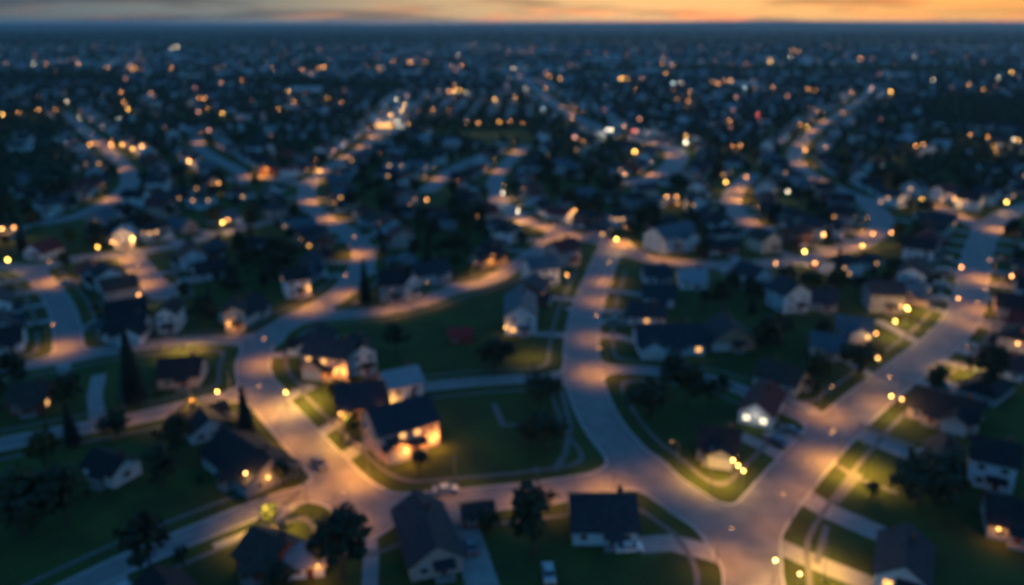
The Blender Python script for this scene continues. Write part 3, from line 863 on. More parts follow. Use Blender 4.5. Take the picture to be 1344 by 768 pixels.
# the rest of the town: one mass of houses running out to the fields
FH = MB(); farr = random.Random(9)
fw = [WALLS[k] for k in ('white', 'pale blue', 'grey', 'pinkish')]; fr = [ROOFS[k] for k in ('slate', 'charcoal', 'brown', 'pale grey')]
FMATS = fw + fr + [WIN_FAR, WIN_FAR_C]
def far_house(x, y, an, w_, d_, H, litp):
    ca, sa = math.cos(an), math.sin(an)
    wi = farr.choice([0, 0, 1, 2, 3]); ri = 4 + farr.choice([0, 0, 1, 1, 2, 0, 1, 1, 0, 3])
    FH.T = Matrix.Translation((x, y, 0)) @ Matrix.Rotation(an, 4, 'Z')
    body(FH, 0, 0, w_, d_, H, .55, 'x', wi)
    o = .5; zr = H + d_ / 2 * .55 + .2; ze = H - .05
    FH.add([(-w_/2-o, -d_/2-o, ze), (w_/2+o, -d_/2-o, ze), (w_/2+o, 0, zr), (-w_/2-o, 0, zr), (w_/2+o, d_/2+o, ze), (-w_/2-o, d_/2+o, ze)], [(0, 1, 2, 3), (3, 2, 4, 5)], ri)
    if farr.random() < litp:
        m = 8 if farr.random() < .8 else 9
        wx = farr.uniform(-w_ / 3, w_ / 3)
        for (yy, s) in ((-d_ / 2 - .06, -1), (d_ / 2 + .06, 1)):
            q = farr.uniform(.5, 1.1)
            FH.add([(wx - q, yy, 1), (wx + q, yy, 1), (wx + q, yy, 2.3), (wx - q, yy, 2.3)], [(0, 1, 2, 3)], m)
    FH.T = None
for (x, y, an) in LOTS[N_THINGS:]:
    far_house(x, y, an, farr.uniform(8.5, 12), farr.uniform(7, 8.5), farr.choice([2.7, 4.8]), .26)
def dens(x, y):
    v = .5 + .5 * math.sin(x / 170 + 1.3 * math.sin(y / 260)) * math.sin(y / 190 + math.sin(x / 310))
    return v
yy = 1150.0
while yy < 3600:
    step = 20 + (yy - 1150) * .012
    x = -yy * .70
    while x < yy * .70:
        px_, py_ = to_px(x, yy)
        p = .3 + .7 * dens(x, yy)
        if yy > 1900: p *= max(.12, 1 - (yy - 1900) / 2000)
        if px_ < 420: p *= .55
        if px_ > 1200: p *= .7
        if farr.random() < p and not open_land(x, yy) and not woods(x, yy):
            big = farr.random() < .04
            far_house(x, yy + farr.uniform(-5, 5), farr.choice([0, 0, math.pi / 2]) + .3 * math.sin(x / 300), farr.uniform(22, 40) if big else farr.uniform(10, 16), farr.uniform(12, 18) if big else farr.uniform(8, 11), farr.choice([5, 8, 11]) if big else farr.choice([3, 5.6]), .36)
        x += farr.uniform(15, 24) + (yy - 1150) * .009
    yy += step
tag(FH.build('distant_houses', FMATS), 'distant town of small houses with scattered lit windows', 'houses', kind='stuff')

# landmark roofs in the town
for (a_, b_, dp, hh, lab) in [((374, 126), (415, 126), 45, 7, 'long pale flat roofed hall in the upper left of the town'),
                              ((500, 165), (512, 170), 26, 5, 'shop building beside the brightly lit forecourt'),
                              ((965, 118), (1000, 118), 40, 7, 'long pale flat roofed store in the upper right of the town')]:
    a = at(*a_); b = at(*b_); W = MB(); wl = (b - a).length
    root = link('store_building', None); root.location = ((a.x + b.x) / 2, (a.y + b.y) / 2 + dp / 2, 0)
    W.box((0, 0, hh / 2 - .2), (wl / 2, dp / 2, hh / 2 + .2)); W.build('wall', WALLS['white'], root)
    Q = MB(); Q.box((0, 0, hh + .18), (wl / 2 + .4, dp / 2 + .4, .17)); [Q.box((wl * k, dp * .1 * k, hh + .9), (1.5, 1.5, .55)) for k in (-.25, .1, .3)]
    Q.build('roof', ROOFS['pale grey'], root)
    Dd = MB(); Dd.box((0, -dp / 2 - .06, 1.6), (wl * .3, .06, 1.4)); Dd.build('shopfront', WIN_LIT, root)
    tag(root, lab, 'store', 'large buildings in the town')
p0 = at(519, 172); strip('parking_lot', [(503, 176), (522, 158), (536, 134)], 30, .09, PAVE)

# ------------------------------------------------------------------ street lamps
LAMPS = []
def lamp_meshes():
    P = MB(); P.tube([(0, 0, 0), (0, 0, .5), (0, 0, 6.0), (0, .25, 6.6), (0, 1.5, 6.9)], [.12, .09, .06, .05, .04], 8)
    P.box((0, 0, .15), (.17, .17, .15))
    Hd = MB(); Hd.box((0, 1.75, 6.93), (.16, .36, .07)); Hd.slab([(-.1, 1.45, 7.04), (.1, 1.45, 7.04), (.1, 2.0, 7.02), (-.1, 2.0, 7.02)], .04)
    B = MB(); B.ball((0, 1.75, 6.85), 1, sq=(.15, .32, .09))
    return P.mesh('pole', [POLE]), Hd.mesh('lamp_head', [POLE]), B.mesh('bulb', [BULB['o']])
ARM = lamp_meshes()
_gp = MB(); _gp.tube([(0, 0, 0), (0, 0, .4), (0, 0, 4.6)], [.11, .07, .05], 8); _gp.tube([(0, 0, 4.6), (0, 0, 4.72)], [.14, .14], 8); GPOLE = _gp.mesh('pole', [POLE])
_gc = MB(); _gc.tube([(0, 0, 5.22), (0, 0, 5.34)], [.2, .05], 8); GCAP = _gc.mesh('lamp_cap', [POLE])
GLOBE = {}
for k in BULB:
    for sname, rad in (('s', .19), ('m', .25), ('l', .35), ('x', .48)):
        b_ = MB(); b_.ball((0, 0, 4.72 + rad * .9), rad, nu=12, nv=8); GLOBE[k, sname] = b_.mesh('globe', [BULB[k]])
# tall mast luminaires for the lights that stay visible a kilometre away
_mp = MB(); _mp.tube([(0, 0, 0), (0, 0, 9.0)], [.16, .09], 8); MPOLE = _mp.mesh('pole', [POLE])
MAST = {}
for k in BULB:
    for s in (.25, .35, .5, .75, 1.05, 1.5):
        b_ = MB(); b_.ball((0, 0, 9 + s * .45), s, nu=12, nv=8, sq=(1, 1, .5)); MAST[k, s] = b_.mesh('globe', [BULB[k]])
COLS = {'o': WARM, 'y': (1, .52, .15), 'w': WHITEL, 'c': COOL, 'r': RED}
def arm_lamp(px, py, power=1.0, col=WARM):
    """cobra-head street lamp whose pool of light falls at the given ground pixel"""
    g = at(px, py); e, ri, sd, s_, ra, q = nearest_road(g.x, g.y)
    r = ROADS[ri]
    # stand at the kerb on the nearer side, arm out over the road
    nx_, ny_ = math.sin(ra) * sd, -math.cos(ra) * sd
    off = r['w'] / 2 + .7
    bx, by = q[0] + nx_ * off, q[1] + ny_ * off
    if road_clear(bx, by) < 0.2:
        bx, by = q[0] - nx_ * off, q[1] - ny_ * off; nx_, ny_ = -nx_, -ny_
    root = link('street_lamp', None); root.location = (bx, by, 0)
    root.rotation_euler.z = math.atan2(-ny_, -nx_) - math.pi / 2
    link('pole', ARM[0], root); link('lamp_head', ARM[1], root); link('bulb', ARM[2], root)
    plamp('lamp_light', (0, 1.75, 6.7), 2900 * power * (.78 if by < 200 else 1.0) * max(1.0, math.hypot(bx, by) / 235), (1.0, .37, .045), .15, root, spot=134)
    LAMPS.append(dict(o=root, x=bx, y=by, kind='curved arm'))
def yard_lamp(px, py, power=1.0):  # added post, no lamp known there; put in to warm the lawn
    g = at(px, py)
    root = link('street_lamp', None); root.location = (g.x, g.y - 1.75, 0)
    link('pole', ARM[0], root); link('lamp_head', ARM[1], root); link('bulb', ARM[2], root)
    plamp('lamp_light', (0, 1.75, 6.6), 8000 * power, (1.0, .50, .07), .15, root, spot=130)
    LAMPS.append(dict(o=root, x=g.x, y=g.y - 1.75, kind='yard arm'))
def globe_lamp(px, py, c='y', size='m', power=1.0):
    g = at(px, py, 5.05)
    root = link('street_lamp', None); root.location = (g.x, g.y, 0)
    dd_ = math.hypot(g.x, g.y); size = 'smlx'[min(3, 'sml'.index(size) + (dd_ > 270) + (dd_ > 450))]
    link('pole', GPOLE, root); link('lamp_cap', GCAP, root); link('globe', GLOBE[c, size], root)
    o = plamp('lamp_light', (0, 0, 4.4), 900 * power, COLS[c], .25, root)
    LAMPS.append(dict(o=root, x=g.x, y=g.y, kind='globe', c=c))
def mast_lamp(px, py, c='o', k=1.0, light=True):
    g = at(px, py, 9.3)
    d = math.hypot(g.x, g.y); s = min((.25, .35, .5, .75, 1.05, 1.5), key=lambda q: abs(q - d / 1000 * .62 * math.sqrt(k)))
    root = link('street_lamp', None); root.location = (g.x, g.y, 0)
    link('pole', MPOLE, root); link('globe', MAST[c, s], root)
    if light: plamp('lamp_light', (0, 0, 8.2), 1100 * k * max(1, d / 600), COLS[c], .5, root)
    LAMPS.append(dict(o=root, x=g.x, y=g.y, kind='mast', c=c))
for a in [(755, 491, 1.7), (1108, 552, 1.3), (1150, 527, .9), (795, 640, 1.5), (700, 654, 1.3), (336, 480, 1.5), (455, 630, 1.6), (425, 605, 1.2), (400, 655, 1.3), (480, 690, 1.0),
          (340, 545, .9), (985, 745, 1.1), (1070, 605, .7), (690, 290, 1.6), (712, 300, 1.6), (655, 262, .9), (806, 320, 2.4), (785, 370, 1.0), (775, 395, .9), (765, 445, .8),
          (430, 288, 1.5), (408, 265, 1.2), (462, 335, 1.6), (444, 388, 1.3), (415, 405, 1.4), (630, 372, 1.4), (655, 362, 1.5), (720, 318, 1.4), (560, 398, .7), (515, 408, .9), (88, 456, 1.6),
          (60, 372, 1.4), (198, 372, 1.4), (172, 340, 1.5), (185, 356, 1.0), (1278, 365, 1.6), (1272, 405, 1.1), (1298, 300, 1.3), (1262, 424, .7), (1225, 270, .9), (1258, 284, .9),
          (962, 262, 1.8), (968, 250, 1.4), (985, 292, 1.0), (1092, 332, 1.2), (1118, 324, 1.0), (1145, 308, .9), (1070, 237, .9), (1048, 215, 1.0), (1050, 190, 1.0), (1068, 172, 1.2), (640, 225, .7),
          (680, 200, 1.0), (410, 238, 1.0), (422, 225, 1.1), (455, 206, 1.0), (475, 193, .9), (490, 180, 1.1), (395, 580, 1.3), (440, 640, 1.2), (358, 540, 1.0), (1085, 605, 1.2), (1030, 640, .8), (1010, 690, .6), (145, 262, 1.0), (160, 222, .7), (130, 188, 1.2), (145, 195, 1.1), (345, 232, 1.4), (335, 230, 1.0),
          (262, 188, .9), (578, 235, .7), (890, 345, .6), (862, 340, .9), (745, 310, 1.2), (860, 188, 1.0), (884, 204, .9), (865, 230, .8), (820, 180, .8), (750, 148, 1.0), (735, 140, .8),
          (1085, 160, 1.0), (1105, 148, .8), (165, 555, .35), (250, 535, .5), (300, 522, .9), (210, 452, .3), (600, 655, .5), (860, 628, .3)]:
    arm_lamp(*a)
for a in [(285, 513, 'y', 's', 2.0), (375, 514, 'y', 's', 2.6), (1018, 734, 'y', 's', 2.0), (1170, 519, 'y', 's', 1.2), (1184, 523, 'o', 's', 1.0), (1192, 405, 'y', 'm', 2.4), (1175, 421, 'y', 'm', 2.0),
          (1150, 437, 'o', 's', .6), (1135, 465, 'y', 's', .8), (1152, 469, 'o', 's', .6), (1290, 468, 'o', 's', .6), (1336, 450, 'o', 's', .6), (1258, 391, 'o', 's', .8), (1262, 350, 'o', 's', .5),
          (322, 620, 'o', 's', .5), (182, 386, 'o', 's', .7), (10, 341, 'y', 'm', .8), (292, 292, 'y', 'm', 1.2), (299, 288, 'o', 's', .8), (174, 313, 'y', 'm', .8), (147, 317, 'o', 's', .8), (128, 324, 'y', 's', .7),
          (744, 360, 'o', 's', .8), (809, 314, 'y', 'm', 1.4), (762, 280, 'y', 'm', 1.2), (754, 276, 'o', 's', .9), (660, 253, 'w', 's', .6), (600, 236, 'o', 's', .4), (533, 258, 'o', 's', 1.0), (680, 277, 'w', 's', .6),
          (953, 239, 'y', 'm', 1.2), (1034, 251, 'w', 's', .5), (1014, 258, 'o', 's', .6), (1153, 209, 'c', 'm', 1.0), (1210, 262, 'y', 'm', 1.2), (1321, 265, 'y', 'm', 1.3), (1252, 260, 'o', 's', .6), (1273, 258, 'o', 's', .6),
          (1170, 305, 'o', 's', .7), (1132, 322, 'y', 's', 1.0), (1081, 308, 'o', 'm', 1.0), (1056, 330, 'y', 'm', 1.2), (1146, 306, 'o', 's', .8), (1018, 345, 'o', 's', .3), (287, 240, 'o', 's', .7), (248, 212, 'o', 'm', .8),
          (365, 204, 'y', 'm', 1.4), (420, 224, 'y', 's', 1.0), (560, 262, 'o', 's', .3), (925, 220, 'o', 's', .4), (900, 187, 'w', 'm', .8), (833, 199, 'y', 'm', 1.0), (897, 305, 'o', 's', .5), (980, 232, 'o', 's', .6),
          (820, 228, 'o', 's', .5), (875, 258, 'o', 's', .4), (888, 258, 'o', 's', .4), (1175, 232, 'o', 's', .4), (1168, 198, 'o', 's', .5), (1070, 345, 'o', 's', .4), (1328, 362, 'o', 's', .5), (2, 300, 'o', 'm', 1.2),
          (18, 298, 'o', 's', .8), (78, 206, 'w', 's', .4), (146, 190, 'o', 'm', 1.0), (118, 190, 'o', 's', .9), (160, 190, 'y', 's', .8), (174, 195, 'y', 's', .8), (186, 192, 'o', 's', .5), (1057, 197, 'o', 's', .6), (1020, 190, 'w', 's', .4)]:
    globe_lamp(*a)
for a in [(402, 528, .9), (455, 578, .8), (350, 702, 1.0), (1128, 625, 1.1), (930, 632, .7), (1075, 752, .8), (255, 555, .4), (1215, 412, .6), (245, 462, .7), (700, 470, .25), (1262, 490, .7)]: yard_lamp(*a)
for a in [(962, 603, 'y', 's', .4), (969, 610, 'y', 's', .5), (976, 617, 'y', 's', .5), (1190, 403, 'y', 'm', 1.0), (1050, 752, 'o', 's', .4)]: globe_lamp(*a)  # first three globes are added in a row for one diagonal light strip
for a in [(3, 150, 'y', 1.3), (25, 147, 'o', .5), (50, 144, 'o', .9), (158, 120, 'o', .8), (168, 143, 'y', 1.1), (163, 134, 'o', .9), (268, 129, 'o', 1.3), (261, 128, 'o', .7), (292, 149, 'y', 1.2), (273, 143, 'o', .6),
          (290, 109, 'o', .5), (317, 105, 'o', .6), (357, 90, 'o', .5), (397, 92, 'o', 1.0), (425, 88, 'o', 1.3), (418, 90, 'o', .6), (409, 97, 'o', .5), (386, 133, 'o', .6), (366, 143, 'o', .7), (378, 120, 'y', .8),
          (430, 128, 'y', .6), (448, 134, 'o', .6), (155, 154, 'w', .4), (104, 154, 'w', .4), (87, 133, 'w', .3), (44, 84, 'w', .5), (60, 84, 'o', .4), (137, 82, 'o', .3), (140, 89, 'o', .7), (103, 84, 'o', .6), (170, 86, 'o', .8), (173, 92, 'o', .8),
          (178, 89, 'o', .6), (225, 90, 'o', .8), (260, 94, 'o', .7), (8, 83, 'o', .3), (73, 144, 'o', .5), (497, 158, 'o', 1.0), (521, 131, 'w', .9), (527, 145, 'y', 1.4), (521, 159, 'w', 1.4), (531, 137, 'y', 1.2),
          (513, 151, 'y', 1.2), (536, 162, 'o', .8), (507, 163, 'o', .8), (540, 82, 'o', 1.1), (536, 81, 'o', .8), (516, 80, 'o', .7), (497, 89, 'o', .9), (503, 88, 'c', .4), (558, 82, 'o', .5), (592, 85, 'o', .8), (605, 87, 'o', .8),
          (601, 72, 'w', .4), (597, 118, 'y', 1.2), (590, 120, 'o', .9), (603, 119, 'y', 1.1), (597, 112, 'o', .7), (611, 121, 'w', .5), (650, 130, 'y', 1.1), (676, 127, 'o', .8), (568, 143, 'o', .5), (590, 143, 'o', .4),
          (612, 160, 'o', .5), (628, 161, 'o', .8), (655, 160, 'y', 1.0), (670, 159, 'o', .8), (686, 162, 'o', .4), (713, 143, 'c', .8), (716, 116, 'o', .8), (751, 155, 'o', .8), (721, 100, 'o', 1.2), (735, 103, 'o', .9), (717, 96, 'o', .5),
          (802, 170, 'w', 2.4), (798, 170, 'w', 1.6), (819, 165, 'o', 1.2), (832, 172, 'r', 1.3), (765, 184, 'o', .7), (818, 103, 'y', .9), (814, 103, 'y', .9), (824, 103, 'o', .6), (843, 103, 'o', .6), (870, 84, 'o', .9), (882, 85, 'o', .8),  # the white pair and the red globe stand in for car lights
          (873, 96, 'o', .7), (870, 77, 'o', .4), (883, 109, 'c', 1.1), (894, 109, 'w', .6), (903, 132, 'o', .8), (905, 120, 'o', .6), (889, 130, 'o', .4), (935, 107, 'o', .6), (942, 110, 'o', 1.0), (949, 106, 'o', .6), (959, 106, 'o', .9),
          (978, 115, 'c', .9), (1014, 114, 'o', .7), (1060, 117, 'o', .9), (1070, 119, 'o', .5), (1011, 81, 'y', 1.1), (1010, 77, 'o', .6), (1040, 66, 'o', .6), (1048, 67, 'o', .7), (1129, 77, 'o', .9), (1118, 121, 'o', 1.0), (1169, 120, 'y', 1.1),
          (1144, 115, 'o', .6), (1050, 163, 'o', .7), (1059, 166, 'y', 1.2), (900, 178, 'y', 1.4), (962, 191, 'o', .7), (972, 190, 'o', 1.0), (1084, 192, 'o', .5), (1202, 191, 'o', .9), (1212, 189, 'o', 1.0), (1273, 176, 'o', 1.0), (1297, 179, 'o', .9),
          (1305, 190, 'y', .7), (1307, 197, 'o', .6), (1330, 183, 'w', .8), (1337, 184, 'y', 1.0), (1271, 111, 'o', .7), (1291, 117, 'o', .5), (1328, 95, 'y', .8), (1311, 102, 'w', .5), (1143, 97, 'o', .5), (1155, 97, 'o', .6), (1224, 105, 'w', .4),
          (995, 150, 'r', .5), (1072, 145, 'o', .7), (958, 157, 'o', .6), (835, 118, 'o', .3), (1037, 75, 'w', .3), (690, 116, 'w', .4), (674, 90, 'w', .6), (820, 65, 'o', .2), (1200, 75, 'w', .3), (468, 72, 'w', .4), (232, 62, 'w', .6), (225, 64, 'w', .4)]:
    mast_lamp(*a, light=(a[1] > 112))
for l in LAMPS: FOOT.append((l['x'], l['y'], 1.6))
print('LAMPS', len(LAMPS), [sum(l['kind'] == k for l in LAMPS) for k in ('curved arm', 'globe', 'mast')], 'LIGHTS', LIGHTS[0])

# ------------------------------------------------------------------ trees
def round_tree(seed, hgt=9, rad=3.6, n=420, leaf=.62, mi=(0, 1)):
    q = random.Random(seed); T = MB()
    T.tube([(0, 0, -.2), (.08, 0, hgt * .2), (.05, .1, hgt * .42), (0, 0, hgt * .72)], [.30, .22, .16, .05], 7)
    lobes = []
    for k in range(9):
        a = q.uniform(0, 6.28); rr = q.uniform(.25, .75) * rad; z = hgt * q.uniform(.42, .88)
        if z > hgt * .75: rr *= .5
        c = (rr * math.cos(a), rr * math.sin(a), z); lobes.append((c, rad * q.uniform(.38, .62)))
        T.tube([(0, 0, hgt * q.uniform(.22, .45)), (c[0] * .5, c[1] * .5, c[2] * .75), c], [.11, .07, .02], 5)
    L_ = MB()
    for k in range(n):
        c, r = q.choice(lobes)
        d = Vector((q.gauss(0, 1), q.gauss(0, 1), q.gauss(0, .8))).normalized() * (r * q.uniform(.55, 1.08))
        p = Vector(c) + d; s = leaf * q.uniform(.6, 1.3)
        u = Vector((q.gauss(0, 1), q.gauss(0, 1), q.gauss(0, .6))).normalized(); v = u.cross(d.normalized() + Vector((q.uniform(-.5, .5), 0, .3)))
        if v.length < .05: continue
        v.normalize()
        L_.add([tuple(p - u * s), tuple(p - v * s * .7), tuple(p + u * s), tuple(p + v * s * .7)], [(0, 1, 2, 3)], q.choice((0, 0, 1)))
    return T.mesh('trunk', [BARK]), L_.mesh('crown', [LEAF[mi[0]], LEAF[mi[1]]])
def conifer(seed, hgt=13, rad=2.8):
    q = random.Random(seed); T = MB(); T.tube([(0, 0, -.2), (0, 0, hgt * .5), (0, 0, hgt * .97)], [.28, .16, .03], 7)
    L_ = MB(); z = hgt * .1
    while z < hgt * .98:
        rr = rad * (1 - z / hgt) ** .85 + .15; nb = max(5, int(rr * 6)); ph = q.uniform(0, 6.28)
        for k in range(nb):
            a = ph + 6.283 * k / nb + q.uniform(-.15, .15); r = rr * q.uniform(.8, 1.12); ww = .5 * q.uniform(.7, 1.2)
            ca, sa = math.cos(a), math.sin(a)
            L_.add([(0, 0, z + .35), (r * .5 * ca - ww * sa, r * .5 * sa + ww * ca, z + .05), (r * ca, r * sa, z - .3), (r * .5 * ca + ww * sa, r * .5 * sa - ww * ca, z + .02)], [(0, 1, 2, 3)], 0)
        z += .48
    return T.mesh('trunk', [BARK]), L_.mesh('crown', [NEEDLE])
TP = [('round', round_tree(1)), ('broad', round_tree(2, 8, 4.4, 480, .66)), ('tall leafy', round_tree(3, 11.5, 3.5, 500, .62, (1, 0))), ('pointed conifer', conifer(4)),
      ('small round', round_tree(5, 5.2, 2.3, 240, .42)), ('slim conifer', conifer(6, 9, 1.8)), ('yellow green', round_tree(7, 8, 3.3, 400, .6, (2, 0)))]
TREES = []
def put_tree(x, y, k, s=1.0, hero=None):
    root = link('tree', None); root.location = (x, y, 0); root.scale = (s, s, s * random.uniform(.9, 1.1)); root.rotation_euler.z = random.uniform(0, 6.28)
    link('trunk', TP[k][1][0], root); link('crown', TP[k][1][1], root)
    tag(root, hero, 'tree', 'trees among the houses')
    TREES.append(dict(o=root, x=x, y=y, k=k, label=hero))
HT = [((178, 532), 3, 1.5, 'tall dark conifer on the grass between the two left lanes'), ((450, 760), 2, 1.15, 'big leafy tree at the bottom edge below the left junction'),
      ((436, 745), 0, .9, 'smaller tree left of the big one at the bottom edge'), ((700, 728), 0, 1.25, 'round dark tree left of the wide slate roofed house'),
      ((1205, 660), 1, 1.35, 'big round dark tree on the right beyond the yellowish lawn'), ((1240, 655), 0, 1.0, 'round tree right behind the big round dark tree'),
      ((62, 625), 6, 1.1, 'yellow green tree beside the lower left lane'), ((96, 585), 3, .8, 'conifer left of the lane near the small white cottage'),
      ((715, 592), 1, 1.0, 'broad low tree on the right of the middle lawn'), ((690, 585), 4, 1.0, 'small tree left of the broad one on the middle lawn'),
      ((850, 545), 1, 1.1, 'broad tree on the upper left of the island lawn'), ((900, 530), 0, 1.1, 'round tree in the middle of the island lawn'),
      ((876, 520), 2, 1.0, 'leafy tree at the back edge of the island lawn'), ((930, 535), 4, 1.2, 'small round tree behind the dark roofed island house'),
      ((550, 620), 4, .9, 'small round bush-like tree at the foot of the glowing front'), ((465, 577), 4, 1.1, 'small tree on the verge left of the glowing front'),
      ((448, 535), 0, .7, 'round tree before the amber lit row'), ((372, 636), 4, 1.0, 'low tree between the orange gable lamp and the street'),
      ((215, 640), 0, 1.0, 'round dark tree right of the small white cottage'), ((235, 605), 2, .9, 'tall tree behind the small white cottage'), ((30, 700), 1, 1.4, 'broad dark tree in the lower left corner'),
      ((90, 690), 0, 1.2, 'round dark tree on the lower left field'), ((200, 760), 2, 1.0, 'leafy tree at the bottom edge below the road'), ((300, 590), 4, 1.2, 'small tree behind the long charcoal roof'),
      ((640, 700), 4, .9, 'small tree beside the brown shed'), ((740, 470), 0, 1.1, 'round tree left of the central street by the lamp'), ((660, 480), 1, .9, 'broad tree on the lawn edge behind the side street'),
      ((520, 470), 2, .9, 'leafy tree behind the lit row of houses'), ((1130, 490), 1, 1.1, 'broad tree left of the right curving street'), ((1065, 510), 0, 1.1, 'round tree beside the maroon roofed house'),
      ((1010, 480), 2, 1.1, 'tall tree behind the maroon roofed house'), ((1160, 480), 0, .9, 'round tree under the pair of globe lamps'), ((1230, 520), 0, .8, 'round tree behind the long right bungalow'),
      ((1143, 655), 4, .7, 'small dark shrub-like tree on the pale drive'), ((1290, 520), 2, 1.1, 'leafy tree at the right behind the bungalow'), ((610, 300), 1, 1.3, 'broad dark tree in the middle distance above centre'),
      ((480, 400), 3, 1.1, 'conifer in the crook of the left winding street'), ((95, 535), 0, 1.0, 'round tree between the left lanes')]
for (p, k, s, lab) in HT:
    g = at(*p)
    if road_clear(g.x, g.y) < .8: continue
    FOOT.append((g.x, g.y, 1.5)); put_tree(g.x, g.y, k, s, lab)
DP = []
for o in list(C.objects):
    if o.name.split('.')[0] in ('driveway', 'path'): DP += [((v.co.x), (v.co.y)) for v in o.data.vertices]
DP = np.array(DP)
def drive_near(x, y): return y < 260 and bool((np.hypot(DP[:, 0] - x, DP[:, 1] - y) < 4.5).any())
tr = random.Random(21)
cand = []
y = 95.0
while y < 1250:
    step = 6.0 + y * .006
    x = -y * .74
    while x < y * .74:
        xx, yy = x + tr.uniform(-3, 3), y + tr.uniform(-3, 3)
        gap = road_clear(xx, yy)
        ol = open_land(xx, yy)
        p = .72 if gap > 8 else .22
        if ol: p = .06
        if woods(xx, yy): p = 1.0
        if yy < 215 and not ol: p = .26 if yy > 150 else .07
        if abs(xx + 88) < 14 and abs(yy - 143) < 14: p = 0
        if drive_near(xx, yy) or any(-1 < h['y'] - yy < 17 and abs(h['x'] - xx) < 8.5 for h in HOUSES[:len(HERO)]): p = 0
        if xx < -.33 * yy and yy < 240: p = .16
        if tr.random() < p and gap > 2.2 and in_view(xx, yy, 30, 4) and clear_of(xx, yy, 1.0) and not (hides_road(xx, yy, 8.5) and tr.random() < .95): cand.append((xx, yy, tr.random(), ol))
        x += step * tr.uniform(.8, 1.3)
    y += step
cand.sort(key=lambda c: c[0] ** 2 + c[1] ** 2)
nt_ = 300 - len(TREES)
for (x, y, q, ol) in cand[:nt_]:
    k = tr.choices(range(7), [3, 3, 3, 1, 2.5, 1, .6])[0]; put_tree(x, y, k, tr.uniform(.62, 1.08))
# everything beyond: one mass of crowns
FT = MB()
def far_tree(x, y, s, q):
    hgt = q.uniform(5.5, 10) * s; r = q.uniform(2.2, 3.8) * s
    FT.add([(x - .2, y, 0), (x + .2, y, 0), (x, y + .2, 0), (x, y, hgt * .6)], [(0, 1, 3), (1, 2, 3), (2, 0, 3)], 2)
    for k in range(3):
        a = q.uniform(0, 6.28); c = (x + .4 * r * math.cos(a), y + .4 * r * math.sin(a), hgt * (.42 + .2 * k)); rr = r * (1 - .2 * k)
        vs = []
        for i in range(8):
            ph = 6.283 * (i % 4) / 4 + (i // 4) * .78 + a; z = (-.35 if i < 4 else .35)
            m_ = q.uniform(.75, 1.25) * .9
            vs.append((c[0] + rr * m_ * math.cos(ph), c[1] + rr * m_ * math.sin(ph), c[2] + z * rr))
        vs.append((c[0], c[1], c[2] + rr * .95)); vs.append((c[0], c[1], c[2] - rr * .7))
        fs = []
        for i in range(4):
            j = (i + 1) % 4
            fs += [(i, j, 4 + i), (j, 4 + j, 4 + i), (4 + i, 4 + j, 8), (j, i, 9)]
        FT.add(vs, fs, q.choice((0, 1)))
for (x, y, q, ol) in cand[nt_:]: far_tree(x, y, 1, tr)
y = 1250.0
while y < 7000:
    x = -y * .72; st = 26 + (y - 1250) * .03
    while x < y * .72:
        v = math.sin(x / 240 + 2 * math.sin(y / 500)) * math.sin(y / 330) + tr.uniform(-.5, .5)
        if woods(x, y) or v > (-.15 if y < 3500 else -.5): far_tree(x + tr.uniform(-9, 9), y + tr.uniform(-9, 9), 1 + (y - 1250) / 3500, tr)
        x += st * tr.uniform(.5, 1.1)
    y += st
tag(FT.build('distant_trees', [LEAF[0], LEAF[1], BARK]), 'dark wooded belts and garden trees spread through the distant town', 'trees', kind='stuff')

SHRUBS = []
for n, h in enumerate(HOUSES[:12] + [h for h in HOUSES if not h['hero']][:34]):
    if h['o'].name.startswith('shed'): continue
    a = h['o'].rotation_euler.z; sx_ = tr.choice((-3.6, 4.4)); sy_ = -6.6 - tr.uniform(0, 1.6)
    x = h['x'] + sx_ * math.cos(a) - sy_ * math.sin(a); y = h['y'] + sx_ * math.sin(a) + sy_ * math.cos(a)
    if road_clear(x, y) < 1.5 or drive_near(x, y): continue
    root = link('shrub', None); root.location = (x, y, -.9); root.scale = (.5, .5, .42); root.rotation_euler.z = tr.uniform(0, 6)
    link('stems', TP[4][1][0], root); link('leaves', TP[4][1][1], root)
    SHRUBS.append((root, h))

